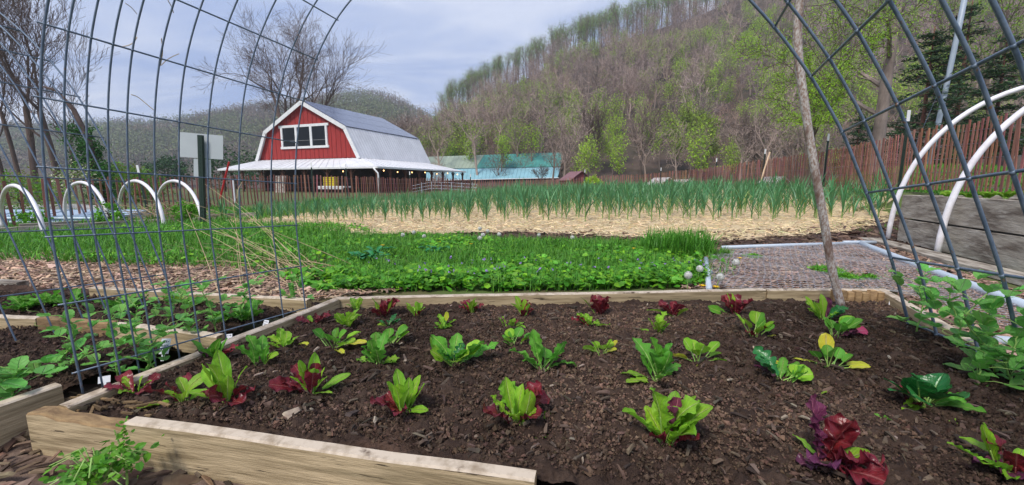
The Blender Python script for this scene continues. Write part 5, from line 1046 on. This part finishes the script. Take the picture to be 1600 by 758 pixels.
PL_ = [
 ('lettuce_seedling', 'small wilted red and green lettuce, leftmost of the front row beside the white flower-like tag', 215, 620, 46, [red(4, 1.0, .5, 40, -10), frill(3, .8, .5), lime(1, 1.1, .35, 85, 60, 0)]),
 ('lettuce_seedling', 'lettuce second from the left in the front row, purple-red base with one arching lime leaf', 287, 635, 52, [red(3, 1.0, .45, 50, 10, pi), lime(3, 1.0, .4, 85, 20), frill(2, 1.1, .35, 20, -5, 3.6)]),
 ('lettuce_seedling', 'big lime green lettuce with long leaves, third from the left in the front row', 358, 640, 82, [lime(5, .95, .36, 88, 60), lime(2, 1.1, .32, 45, 15, pi), lime(1, .9, .33, 15, -15, 3.9), red(4, .65, .6, 45, 10), red(2, .7, .6, 40, 5, 0)]),
 ('lettuce_seedling', 'red and lime lettuce fourth from the left in front, red leaves lying leftward', 490, 625, 66, [lime(5, 1.0, .38, 85, 60), red(3, 1.0, .45, 35, 0, pi), red(3, .85, .5, 75, 50), lime(2, .9, .3, 35, 15, 0)]),
 ('lettuce_seedling', 'mixed lettuce in the middle of the front row with upright lime leaves and red base', 630, 655, 76, [lime(6, .98, .36, 88, 62), red(7, .75, .55, 55, 10), lime(1, .9, .32, 35, 15, -.2), lime(1, .8, .4, 80, 50, .5, m='green')]),
 ('lettuce_seedling', 'mixed front row lettuce with frilly lime top and curly red sides, right of centre', 808, 667, 80, [lime(3, 1.0, .36, 88, 70), frill(5, .85, .6, 75, 35), red(5, .75, .6, 50, 10), red(3, .8, .6, 70, 40, .3), frill(1, .8, .4, 12, 0, 0)]),
 ('lettuce_seedling', 'large lime lettuce with rusty red base, between the curly mixed and dark red ones', 1040, 700, 100, [frill(5, .95, .5, 88, 55), lime(4, .95, .42, 85, 40, 0), lime(4, .8, .5, 70, 20), red(4, .55, .7, 45, 5), red(2, .75, .5, 80, 60, .2, m='purple')]),
 ('lettuce_seedling', 'dark red lettuce with glossy ruffled leaves, all red, at the front right', 1287, 736, 120, [('redleaf', 'red_leaves', 'lettuce', 3, .85, .62, D(80), D(45), .16, .08, .2), ('redleaf', 'red_leaves', 'lettuce', 3, .66, .75, D(62), D(20), .18, .08, -1.2), ('purple', 'red_leaves', 'lettuce', 2, 1.0, .42, D(88), D(70), .14, .08, 2.6), ('purple', 'red_leaves', 'lettuce', 2, .55, .7, D(40), D(5), .14, .08, 3.5), lime(2, .5, .5, 50, 20)]),
 ('lettuce_seedling', 'lime green lettuce with one long tongue-like leaf at the bottom right corner', 1580, 755, 112, [lime(2, 1.05, .30, 85, 65, 2.6), frill(3, .75, .32, 40, 15, 3.1), lime(4, .7, .45, 55, 15), red(3, .55, .7, 25, 0, 3.5, m='purple'), red(3, .6, .6, 60, 30)]),
 ('lettuce_seedling', 'small lettuce with round green heart and reddish outer leaves below the small tilted tag', 335, 567, 44, [lime(5, .95, .45, 85, 55, m='green'), red(2, .9, .5, 40, 10, 0), red(2, .7, .7, 60, 20, pi, m='purple')]),
 ('mustard_seedling', 'upright bright green seedling right of the red-tipped one below the wire panel', 407, 580, 50, [frill(6, 1.0, .42, 85, 50, m='green'), lime(2, .8, .4, 60, 30, 0)]),
 ('lettuce_seedling', 'trailing lime seedling with one yellow tip, left of the centre of the second row', 445, 548, 34, [frill(4, 1.1, .5, 60, 20), lime(3, 1.0, .5, 50, 20), yel(1, 1.0, .4, 20, 0, 0)]),
 ('spinach_seedling', 'round-leaved spinach with two yellow leaves, left part of the second row', 520, 548, 38, [rnd(6, 1.0, .45, 70, 40), rnd(3, 1.3, .35, 30, 15, 0, m='lime'), yel(2, 1.4, .3, 25, 0, -.3)]),
 ('mustard_seedling', 'mustard seedling with one pale frilly leaf drooping right, second row', 590, 575, 58, [frill(4, 1.0, .42, 85, 50, m='green'), frill(2, .85, .5, 45, -20, 0), frill(1, .9, .4, 20, -5, pi), yel(1, .5, .5, 50, 30, 2.5), kale(3, .9, .5, 75, 45, m='green')]),
 ('lettuce_seedling', 'low round green seedling behind the mustard with the pale frilly leaf', 610, 540, 36, [rnd(7, 1.0, .5, 65, 40), rnd(2, 1.3, .4, 60, 30, .2, m='lime')]),
 ('mustard_seedling', 'wide mixed mustard seedling with round and toothed leaves in the middle of the bed', 712, 575, 60, [frill(6, 1.0, .5, 70, 30, m='green'), rnd(5, 1.0, .45, 60, 30, m='lime'), frill(2, 1.2, .35, 40, 10, .2, m='green'), rnd(3, 1.0, .45, 55, 30, pi), kale(3, .7, .5, 70, 40, m='dkgreen')]),
 ('kale_seedling', 'toothed green kale seedling with a drooping right leaf, middle of the bed', 848, 582, 62, [frill(3, 1.05, .42, 88, 65, m='green'), frill(2, 1.1, .4, 55, -15, .1, m='green'), frill(2, 1.0, .4, 50, 5, pi, m='green'), rnd(3, .7, .5, 60, 30, m='green'), red(1, .6, .12, 20, 5, .2, m='purple')]),
 ('lettuce_seedling', 'small round pale green seedling behind the toothed kale', 803, 541, 28, [rnd(6, 1.1, .5, 65, 35, m='green'), rnd(3, 1.1, .5, 60, 35, m='lime')]),
 ('spinach_seedling', 'small pale lime spinach with creamy yellow leaves just right of centre', 940, 560, 30, [rnd(5, 1.0, .5, 70, 40, m='lime'), yel(2, 1.0, .4, 50, 20, 0), rnd(2, 1.2, .4, 40, 10, pi, m='lime')]),
 ('kale_seedling', 'tall frilly green kale standing upright above the big lime lettuce', 1027, 602, 74, [kale(7, .95, .42, 88, 65), kale(3, 1.0, .40, 60, 10), kale(2, .9, .35, 25, 0, 3.5, m='lime')]),
 ('spinach_seedling', 'spinach with rounded leaves on long pale stalks right of the frilly kale', 1093, 572, 48, [rnd(5, .95, .48, 80, 50, m='lime'), yel(2, 1.1, .35, 35, 5, pi), yel(1, .7, .4, 20, -10, 4.2), rnd(2, 1.0, .35, 30, 10, 0, m='lime')]),
 ('mustard_seedling', 'mixed seedling with bluish frilly leaves and purple stalks above the dark red lettuce', 1222, 603, 58, [kale(3, 1.1, .45, 70, 30, 2.6, m='dkgreen'), frill(4, 1.0, .45, 75, 30, 0, m='green'), rnd(2, .8, .6, 50, 20, 0, m='lime'), red(3, .9, .25, 40, 10, pi, m='purple'), yel(1, .9, .3, 60, 20, 1.5)]),
 ('spinach_seedling', 'spinach with yellow spoon leaves splayed to both sides at the right', 1293, 578, 46, [rnd(6, .95, .42, 80, 45), yel(3, 1.35, .28, 25, 5, 0), yel(1, 1.1, .4, 88, 70, 1.2), yel(2, 1.2, .12, 20, 5, pi)]),
 ('pak_choi', 'glossy dark green pak choi with cupped round leaves at the right', 1448, 638, 88, [('dkgreen', 'dark_leaves', 'round', 8, .82, .58, D(78), D(42), .02, .32, None), ('dkgreen', 'dark_leaves', 'round', 3, 1.0, .40, D(45), D(5), .02, .35, pi), kale(4, .85, .35, 40, -5, -.3, m='green'), kale(2, .9, .3, 25, -5, 3.6, m='lime'), red(3, .5, .6, 20, 0)]),
 ('lettuce_seedling', 'flat dark red seedling near the left back corner', 490, 506, 26, [red(6, 1.1, .5, 40, 5), frill(1, .8, .5, 60, 30)]),
 ('lettuce_seedling', 'small lime lettuce in the back row near the left corner', 541, 512, 38, [frill(5, 1.0, .5, 75, 35), lime(3, .9, .5, 65, 30, 0)]),
 ('lettuce_seedling', 'tiny upright lime seedling by the left back corner board', 556, 482, 24, [frill(5, 1.0, .5, 75, 40)]),
 ('lettuce_seedling', 'bushy red and lime lettuce first of the back row group', 600, 492, 38, [red(8, .9, .6, 55, 15), lime(2, 1.0, .4, 85, 60, pi), lime(2, 1.0, .35, 80, 60, 0)]),
 ('mizuna_seedling', 'dark feathery seedling just in front of the bushy red and lime one', 606, 508, 24, [kale(6, 1.0, .35, 60, 25, m='dkgreen'), frill(2, .9, .5, 50, 20, pi)]),
 ('lettuce_seedling', 'small red and lime lettuce second along the back row', 650, 491, 30, [lime(4, 1.0, .42, 75, 40), red(5, .8, .55, 50, 10)]),
 ('mustard_seedling', 'tiny lime seedling with one yellow top leaf behind the wide mustard', 693, 510, 27, [frill(6, 1.0, .5, 60, 25), yel(1, 1.1, .4, 85, 80, 1.0), lime(3, .8, .5, 50, 20, m='green')]),
 ('lettuce_seedling', 'red-brown lettuce with a lime centre against the middle of the back board', 736, 486, 30, [lime(4, 1.0, .42, 85, 50), red(6, .85, .55, 45, 5)]),
 ('lettuce_seedling', 'small green and dark red lettuce right of the red-brown one at the back', 818, 490, 34, [lime(4, 1.0, .42, 85, 55), red(5, .85, .6, 60, 20, 0)]),
 ('lettuce_seedling', 'little lime seedling with red stems in front of the green and dark red one', 795, 510, 28, [frill(5, 1.0, .45, 75, 40), red(2, .8, .4, 40, 5, .2), lime(2, .9, .5, 30, 5, 0)]),
 ('lettuce_seedling', 'lime rosette with a red base just left of the dark red back lettuce', 918, 509, 32, [frill(6, 1.0, .5, 70, 30), red(2, .8, .5, 45, 5, pi), frill(2, 1.0, .4, 35, 5, 0)]),
 ('lettuce_seedling', 'dense dark red lettuce against the back board right of centre', 936, 486, 34, [red(9, .95, .7, 70, 30), lime(2, 1.0, .35, 85, 60, pi)]),
 ('lettuce_seedling', 'frilly lime lettuce with pale stalks lying to the left, third row', 1030, 517, 38, [frill(8, .95, .5, 75, 40), frill(2, 1.1, .25, 15, 0, 3.4)]),
 ('lettuce_seedling', 'small red lettuce with lime tips at the back, behind the frilly lime one', 1052, 488, 33, [red(7, .9, .6, 60, 20), lime(2, .8, .5, 70, 40, 0), lime(1, 1.4, .3, 30, 5, pi)]),
 ('lettuce_seedling', 'dark red back lettuce with a lime tongue leaf and one flat green leaf', 1150, 488, 40, [red(7, .9, .65, 60, 20), lime(2, 1.05, .32, 85, 70, 2.2), lime(1, 1.1, .45, 15, 5, pi, m='green')]),
 ('lettuce_seedling', 'round-leaved lime seedling in front of the dark red one with the tongue leaf', 1178, 526, 46, [rnd(7, .9, .5, 75, 40, m='lime'), rnd(3, .9, .5, 60, 30, 0, m='green'), red(2, .6, .6, 50, 10), yel(2, .8, .2, 15, 0, -.5)]),
 ('mixed_greens', 'mixed seedling with a curling lime stem at the foot of the stained hoop pipe', 1287, 495, 44, [lime(3, 1.0, .3, 85, 50, 2.4), kale(4, .9, .45, 70, 40, 0, m='dkgreen'), frill(3, .8, .5, 70, 30), red(2, .9, .5, 85, 60, 1.5, m='purple')]),
 ('mixed_greens', 'leafy seedling with a single magenta leaf lying to its right near the bed corner', 1303, 527, 48, [rnd(8, .9, .45, 75, 45), rnd(3, .9, .5, 60, 30, 0, m='lime'), red(2, .7, .5, 50, 20, -.6, m='purple'), ('magenta', 'magenta_leaf', 'lobed', 1, 1.35, .42, D(28), D(-16), .05, .5, .12)]),
 ('sprout', 'tiny two-leaved sprout on bare soil between the red lettuce and the pak choi', 1384, 664, 20, [frill(3, .8, .5, 60, 20, m='green')]),
 ('sprout', 'tiny pale sprout on bare soil near the front middle', 848, 692, 10, [frill(3, 1.0, .5, 50, 20, m='green')]),
 ('sprout', 'little lobed green leaf lying below the pak choi', 1490, 665, 16, [kale(2, 1.8, .35, 20, 0, -.5, m='lime')]),
 ('sprout', 'scrap of lime leaf by the right of the dark red front lettuce', 1280, 622, 12, [frill(2, 1.0, .5, 40, 10)]),
]
for i, (nm, lab, px, py, hp, spec) in enumerate(PL_):
    plant(nm, lab, px, py, hp, spec, 100+i, cat={'lettuce_seedling': 'lettuce', 'pak_choi': 'pak choi', 'sprout': 'sprout', 'mixed_greens': 'seedling'}.get(nm, nm.split('_')[0]))
# plants in the left hand beds
for i, (px, py, hp, w, lab) in enumerate([(35, 478, 34, 8, 'frilly green lettuce row in the far left bed at the picture edge'), (110, 470, 30, 6, 'ferny green plant second along the far left bed'), (70, 470, 30, 6, 'frilly green plant between the first two in the far left bed'), (195, 476, 38, 6, 'low green plant behind the wires in the left bed'), (275, 466, 26, 6, 'bright lime frilly plant in the left bed behind the wires'),
        (300, 472, 24, 5, 'small green frilly plant right of the bright lime one in the left bed'), (385, 492, 40, 6, 'parsley-like plant at the right end of the left bed'), (345, 494, 28, 5, 'light green seedling behind the pea stems in the left bed')]):
    plant('side_bed_plant', lab, px, py, hp, [frill(w+2, 1.0, .55, 65, 20, m='green' if i != 4 else 'lime'), frill(w, .8, .6, 45, 10, m='green' if i != 4 else 'lime')], 300+i, cat='seedling', z=.19)
for i, (px, py, lab) in enumerate([(1500, 306, 'small cabbage-like plant on top of the weathered plank bed, left'), (1532, 304, 'lime rosette on top of the weathered plank bed beside the nearer hoop'), (1560, 300, 'bright green rosette on top of the plank bed, right of the nearer hoop'), (1590, 298, 'green rosette on top of the plank bed at the picture edge')]):
    c = G(px, 311, .64); rg2 = np.random.default_rng(i); e = empty('bed_plant', tuple(c+[0, .1, -.02]), label=lab, cat='seedling'); b = MB()
    for k in range(8): leaf(b, np.zeros(3), k*2.4, .13*rg2.uniform(.8, 1.2), .08, D(55), D(20), 'round', rg2, 0, (1, 1, 1), .3, .3, .03, nt=12, nu=5, stem_mi=1)
    b.build('leaves', [M_['lime'], M_['stalk']], e, True)
# pea plants on the panels
def pea(label, base, path, seed, ls=.042, extra=0):
    rg = np.random.default_rng(seed); base = np.array(base); e = empty('pea_plant', tuple(base), label=label, cat='pea plant'); P = np.array([base]+[np.array(p) for p in path])-base; Q, _ = smoothcurve(P, 34)
    Q[1:-1] += np.cumsum(rg.normal(size=(32, 3))*.0012, axis=0); st = MB(); st.tube(Q, np.linspace(.0030, .0016, 34), 6); b = MB()
    for k in range(4, 34, 4):
        p = Q[k]; a = rg.random()*6.28
        for sgn in (0, pi):
            leaf(b, p, a+sgn, ls*.9, ls*.75, D(rg.uniform(0, 75)), D(rg.uniform(-20, 60)), 'round', rg, 0, (1, 1, 1), .05, .2, .03, nt=10, nu=5)
        q = p+np.array([cos(a+1.5), sin(a+1.5), .35])*ls*1.3; st.tube([p, (p+q)/2+[0, 0, .006], q], [.0014, .0012, .0008], 5)
        for sgn in (-.9, .9): leaf(b, q, a+1.5+sgn, ls*1.15, ls*.8, D(rg.uniform(-10, 80)), D(rg.uniform(-30, 50)), 'round', rg, 0, (rg.uniform(.8, 1.2), rg.uniform(.85, 1.15), 1), .05, .25, .03, nt=12, nu=5)
        if k > 16: th = np.linspace(0, 1, 14); tq = q+np.stack([.05*th*cos(a+1.5)+.008*np.sin(th*14)*th, .05*th*sin(a+1.5)+.008*np.cos(th*14)*th, .04*th], 1); st.tube(tq, .0007, 4)
    st.build('stem', M_['stalk'], e, True); b.build('leaves', M_['pealeaf'], e, True)
M_['pealeaf'] = leafmat('pea_leaf', (.16, .44, .08), (.18, .46, .09), (.30, .52, .18), rough=.5, transl=.35, veins=4)
PP = [('pea plant with a drooping tip at the left end of the wire panel', (185, 590), [(180, 545), (170, 500), (176, 480)], 1.20), ('pea plant climbing the second gap of the left panel, leaves spread wide', (240, 560), [(215, 530), (205, 500), (215, 478)], 1.28),
      ('tall pea plant in the middle of the left panel with broad top leaves', (338, 512), [(328, 480), (315, 455), (325, 445)], 1.62), ('pea plant with pale broad leaves rising left of the tall middle one', (300, 520), [(296, 500), (292, 485), (285, 460)], 1.50),
      ('low pea plant creeping left near the bed corner board', (60, 598), [(80, 590), (130, 560), (160, 548)], 1.25), ('pea plant at the right end of the left panel by the bed corner', (470, 488), [(462, 465), (455, 445), (458, 430)], 2.0),
      ('yellowing pea plant with one big round leaf at the left picture edge', (18, 640), [(20, 620), (15, 590), (30, 575)], 1.05), ('leaning pea plant between the crumpled tag and the written tag on the left panel', (228, 575), [(238, 545), (250, 525), (262, 515)], 1.22), ('bushy pea plant just past the middle of the left panel', (378, 505), [(372, 485), (380, 460), (388, 445)], 1.75), ('pea plant at the left edge behind the leftmost wires', (96, 585), [(105, 550), (112, 520), (104, 500)], 1.3), ('young pea plant behind the tag in the left bed', (262, 500), [(270, 480), (262, 462), (255, 448)], 1.75)]
for i, (lab, f, pth, Y) in enumerate(PP): bs = PY(*f, Y); bs[2] = .19; pea(lab, bs, [PY(*p, Y) for p in pth], 40+i, .050 if i == 6 else .034)
PP = [('pea plant climbing the right panel nearest the bed corner', (1435, 500), [(1440, 480), (1436, 455), (1442, 435)], 1.55), ('pea plant on the right panel, second from the bed corner', (1492, 540), [(1500, 505), (1480, 470), (1490, 440)], 1.35),
      ('largest pea plant on the right panel with a curling tendril', (1560, 585), [(1540, 545), (1500, 500), (1545, 455)], 1.15), ('pea plant at the right edge with broad leaves across the wires', (1592, 600), [(1570, 575), (1590, 530), (1600, 500)], 1.08), ('low pea seedling under the right panel bottom wire', (1530, 590), [(1535, 575), (1545, 565), (1560, 560)], 1.1)]
for i, (lab, f, pth, Y) in enumerate(PP): bs = PY(*f, Y); bs[2] = .21; pea(lab, bs, [PY(*p, Y) for p in pth], 60+i, .046)
# plant tags
def ptag(label, px, py, Y, w, h, tilt, lines=3):
    c = PY(px, py, Y); e = empty('plant_tag', tuple(c), tilt, label=label, cat='plant tag', group=None); t = MB(); R = np.array([[1, 0, 0], [0, .9, .43], [0, -.43, .9]])
    t.box((0, 0, 0), (w, .0015, h), R); t.box(R @ np.array([0, 0, -h*.7]), (w*.35, .0013, h*.5), R); t.build('card', M_['label'], e)
    if lines:
        k = MB(); rgt = np.random.default_rng(int(px))
        for i in range(lines):
            for j in range(4): k.box(R @ np.array([(-.3+.2*j)*w, -.0012, (.3-.27*i)*h]), (w*.10, .0004, h*rgt.uniform(.06, .16)), R)
        k.build('writing', M_['ink'], e)
ptag('white plant tag with handwriting hanging in the middle of the left panel', 258, 541, 1.35, .030, .052, .1)
ptag('crumpled white tag at the near foot of the left panel', 163, 593, 1.17, .028, .020, .5, 0)
ptag('small white tag tilted on the left panel above the green-hearted lettuce', 357, 528, 1.48, .024, .028, .4, 1)
ptag('white written tag near the far end of the left panel', 415, 507, 1.68, .026, .036, -.3, 2)
ptag('white stub of a tag on the right board by the rotten corner', 1393, 479, 1.95, .022, .055, -.8, 0)
# ------------------------------------------------------------------ garlic
def garlic(seed):
    rg = np.random.default_rng(seed); b = MB(); b.tube([(0, 0, -.02), (rg.normal()*.01, 0, .14), (rg.normal()*.02, 0, .30)], [.011, .010, .007], 6, 1); az = rg.random()*3.14; n = rg.integers(8, 11)
    for k in range(n):
        a = az+(k % 2)*pi+rg.normal()*.45; z0 = .05+.26*k/n; L = rg.uniform(.34, .52)*(1 if k < n-2 else .85); e0 = D(58+28*k/n+rg.normal()*5); e1 = D(5+62*k/n+rg.normal()*14); m = 7
        t = np.linspace(0, 1, m); el = e0+(e1-e0)*t**1.7; ds = L/(m-1); r = np.concatenate([[0], np.cumsum(np.cos(el[:-1])*ds)]); z = z0+np.concatenate([[0], np.cumsum(np.sin(el[:-1])*ds)])
        w = .0105*np.clip(np.sin(pi*(t*.80+.18)), .03, 1)*rg.uniform(.85, 1.2); rad = np.array([cos(a), sin(a), 0]); sd_ = np.array([-sin(a), cos(a), 0]); C3 = rad*r[:, None]+np.array([0, 0, 1])*z[:, None]; nn_ = np.stack([-np.sin(el)*cos(a), -np.sin(el)*sin(a), np.cos(el)], 1)
        P = np.stack([C3-sd_*w[:, None]+nn_*w[:, None]*.5, C3, C3+sd_*w[:, None]+nn_*w[:, None]*.5], 1); g_ = rg.uniform(.75, 1.3); yl = 2.6 if (k < 2 and rg.random() < .5) else 1; b.grid(P, 0, (g_*rg.uniform(.9, 1.2)*yl*1.1, g_*(1+.25*(yl > 1)), g_*rg.uniform(.85, 1.1)))
    return b
GB = [garlic(i) for i in range(8)]; GM = [g_.mesh('garlic', [M_['garlic'], M_['garlic_stem']]) for g_ in GB]
rg = np.random.default_rng(91); spots = []; P0 = np.array([p[:2] for p in poly_straw]); y = 7.40; row = 0
c0 = G(345, 340, .1); c1 = G(1390, 345, .1)
while y < 27:
    x = -9+rg.random()*.2
    while x < 11.5:
        if inpoly(np.array([x]), np.array([y-.35]), P0)[0] or (y < 9 and inpoly(np.array([x]), np.array([y]), P0)[0]):
            if rg.random() > .05: spots.append((x+rg.normal()*.04, y+rg.normal()*.05))
        x += (.34 if y < 9 else .28)+.08*rg.random()+max(0, y-14)*.012
    y += .44+max(0, y-12)*.028; row += 1
spots = np.array(spots); gz = Zt(spots[:, 0], spots[:, 1]); gmass = MB(); cntg = 0
vis = np.abs(spots[:, 0]/spots[:, 1]) < 1.28
for i, (x, y) in enumerate(spots):
    s_ = rg.uniform(.76, 1.16)*(.70+.36*float(smooth(-5, 2, x)))
    if vis[i] and cntg < 290 and y < 13:
        cntg += 1; ob = bpy.data.objects.new('garlic_plant', GM[rg.integers(8)]); C.objects.link(ob); ob.location = (x, y, gz[i]+.02); ob.rotation_euler = (0, 0, rg.uniform(0, 6.28)); ob.scale = (s_, s_, s_*rg.uniform(.92, 1.08))
        tag(ob, 'tall green garlic plant in the straw mulch of the field', 'garlic', 'garlic plants in the straw field')
    else:
        bb = GB[rg.integers(8)]; a = rg.uniform(0, 6.28); R = np.array([[cos(a), -sin(a), 0], [sin(a), cos(a), 0], [0, 0, 1]])
        gmass.v.append(np.concatenate(bb.v) @ R.T*s_+np.array([x, y, gz[i]+.02])); gmass.t.append(np.concatenate(bb.t)); gmass.u.append(np.concatenate(bb.u))
        for q, m in zip(bb.f, bb.m): gmass.f.append(q+gmass.n); gmass.m.append(m)
        gmass.n += len(gmass.v[-1])
gmass.build('garlic_field', [M_['garlic'], M_['garlic_stem']], kind='stuff', label='dense green rows of garlic further back in the field', cat='garlic')
print('garlic', len(spots), cntg)
# dandelions
M_['fluff'] = mat('fluff', (.78, .78, .74), .8, tint=False, transl=.4)
M_['yellowflower'] = mat('yellow_flower', (.85, .55, .01), .6)
def clock(px, py, hpx, R, lab, z=.1):
    R = R*(.72 if px < 1000 else .9)
    c = G(px, py+hpx, z); hh = hpx*c[1]/F; e = empty('dandelion_clock', tuple(c), label=lab, cat='dandelion'); t = MB(); t.tube([(0, 0, 0), (rg.normal()*.01, 0, hh*.5), (0, 0, hh)], .0022, 5); t.build('stem', M_['stalk'], e)
    t = MB(); n_ = 230; d = rg.normal(size=(n_, 3)); d /= np.linalg.norm(d, axis=1, keepdims=True); t.prisms(d*.004+[0, 0, hh], d*R+[0, 0, hh], .0005, .0005, 3); u = np.cross(d, rg.normal(size=(n_, 3))); u /= np.linalg.norm(u, axis=1, keepdims=True); w = np.cross(d, u)
    t.quads(d*R+[0, 0, hh], u*R*.26, w*R*.03); t.quads(d*R*1.01+[0, 0, hh], w*R*.26, u*R*.03); t.sphere((0, 0, hh), R*.2, 8, 5, 0); t.build('seed_head', M_['fluff'], e)
for px, py, hp, R, lab in ((1074, 429, 22, .028, 'round white dandelion clock, left of the three in front of the upright pipe'), (1092, 419, 22, .027, 'round white dandelion clock highest of the group left of the upright pipe'), (1124, 432, 22, .027, 'round white dandelion clock right of the upright pipe'), (1148, 409, 24, .028, 'faded dandelion clock standing alone over the mulch'),
        (630, 367, 12, .034, 'dandelion clock leftmost along the straw edge'), (647, 363, 12, .034, 'dandelion clock second along the straw edge'), (663, 369, 12, .032, 'dandelion clock third along the straw edge'), (750, 357, 15, .034, 'dandelion clock, back left of the cluster at the straw edge'), (762, 361, 14, .034, 'dandelion clock, back right of the cluster at the straw edge'), (755, 367, 14, .036, 'dandelion clock in the middle of the cluster at the straw edge'),
        (750, 372, 12, .036, 'dandelion clock lowest in the cluster at the straw edge'), (780, 366, 13, .034, 'dandelion clock right of the cluster at the straw edge'), (842, 367, 12, .030, 'small dandelion clock between the cluster and the solitary one'), (894, 371, 12, .032, 'dandelion clock standing farthest right along the straw edge')): clock(px, py, hp, R, lab)
for i, (px, py, lab) in enumerate([(1098, 446, 'yellow dandelion flower left of the pipe foot'), (1119, 448, 'yellow dandelion flower right of the pipe foot'), (1156, 403, 'yellow dandelion flower beside the faded clock'), (736, 381, 'pair of yellow dandelion flowers in the weeds under the clock cluster'), (598, 383, 'yellow dandelion flower in the weeds left of centre'), (686, 378, 'yellow dandelion at the middle of the weed edge'), (990, 388, 'yellow dandelion flower left of the tall grass tuft')]):
    c = G(px, py, .17); e = empty('dandelion_flower', tuple(c-[0, 0, .09]), label=lab, cat='dandelion'); t = MB(); t.tube([(0, 0, 0), (.003, 0, .085)], .002, 5); t.build('stem', M_['stalk'], e); t = MB(); n_ = 60; a = rg.random(n_)*6.28; r = .016*rg.random(n_)**.5; P = np.stack([r*np.cos(a), r*np.sin(a), .088+.004*rg.random(n_)], 1); t.quads(P, np.stack([np.cos(a), np.sin(a), .25+0*a], 1)*.006, np.stack([-np.sin(a), np.cos(a), 0*a], 1)*.002); t.sphere((0, 0, .088), (.011, .011, .005), 8, 4); t.build('flower', M_['yellowflower'], e)
# violets
b = MB(); P2 = rand_in(gp([(560,430),(1090,430),(1104,446),(900,453),(660,455)]), 60, rg); P = np.column_stack([P2, np.full(60, .19)+rg.random(60)*.04]); M_['violet'] = mat('violet', (.30, .20, .50), .6)
for k in range(4): b.quads(P+rg.normal(size=(60, 3))*.003, rg.normal(size=(60, 3))*.0035, rg.normal(size=(60, 3))*.003)
b.build('violet_flowers', M_['violet'], kind='stuff', label='tiny purple violet flowers dotted among the weeds', cat='flowers')
# dark dock plants
for i, (px, py, h_, lab) in enumerate([(572, 412, .15, 'dark broad-leaved dock clump in the weeds left of centre'), (590, 402, .14, 'dark dock leaves behind the larger clump'), (680, 398, .13, 'dark leafy weed in the middle of the green strip')]):
    c = G(px, py, .1); e = empty('dock_plant', tuple(c), label=lab, cat='weed'); b = MB(); rgd = np.random.default_rng(i)
    for k in range(16): leaf(b, rgd.normal(size=3)*[.05, .04, 0], k*2.4, h_*rgd.uniform(.8, 1.4), h_*.36, D(65), D(-25), 'oblong', rgd, 0, (.8, 1.3, 1.6), .1, .3, .05, nt=12, nu=5, stem_mi=1)
    b.build('leaves', [M_['dkgreen'], M_['stalk']], e, True)
# dry stalks
c = G(462, 442, .1); e = empty('dry_stalks', tuple(c), label='sheaf of dead straw-coloured stalks leaning left by the end of the left wire panel', cat='dead stalks'); b = MB(); rgs = np.random.default_rng(6)
for k in range(30):
    r0_ = rgs.normal(size=3)*[.25, .25, 0]; tgt = PY(rgs.uniform(255, 440), rgs.uniform(270, 400), rgs.uniform(3.0, 4.6))-c; tgt[2] = max(.06, tgt[2]*rgs.uniform(.35, 1.0)); m_ = (r0_+tgt)/2+[0, 0, .10*rgs.random()]
    Q, _ = smoothcurve([r0_, m_, tgt], 8); b.tube(Q, np.linspace(.0028, .0012, 8), 4, 0, (rgs.uniform(.7, 1.2),)*3)
b.build('stalks', M_['dry'], e)
c = PY(252, 330, 8.2); c[2] = Zt(c[0], c[1]); b = MB()
for k in range(90): q = rgs.normal(size=3)*[.40, .25, .10]+[0, 0, .18]; dv = rgs.normal(size=3)*[.28, .2, .14]; b.tube([q-dv, q+rgs.normal(size=3)*.04, q+dv], [.006, .005, .003], 4, 0, (rgs.uniform(.5, 1),)*3)
b.build('brush_pile', M_['dry'], label='tangle of dead brush behind the hoops at the left', cat='brush pile').location = c
for i, (px, Y, lab) in enumerate([(288, 7.6, 'small green shrub between the last hoop and the sign post'), (165, 7.6, 'green leafy plant in the low hooped bed'), (45, 7.4, 'low leafy green plant in the bed inside the first hoop')]):
    x = tpx(px, Y); bush('leafy_plant', lab, x, Y, Zt(x, Y), .22, .42, 500, .035, [(.6, 1.2, .5), (.45, .9, .4)], M_['leafy'], cat='plant', seed=i+70)
# dry tendrils caught on the wires
for i, pts in enumerate([[(196, 5), (206, 12), (214, 22)], [(150, 60), (185, 75), (208, 70), (214, 58)], [(252, 60), (256, 80), (248, 110), (258, 92), (280, 84)], [(205, 148), (214, 150), (240, 172)], [(262, 0), (268, 10), (271, 20)], [(370, 310), (372, 295), (378, 285)]]):
    P = [PY(a, c_, 1.45+.02*j) for j, (a, c_) in enumerate(pts)]; Q, _ = smoothcurve(P, 16); t = MB(); t.tube(Q-Q[0], .0014, 4); t.build('dry_tendril', M_['dry'], label='thin dry vine tendril caught on the wires of the left panel', cat='tendril', group='dry tendrils on the left panel').location = Q[0]
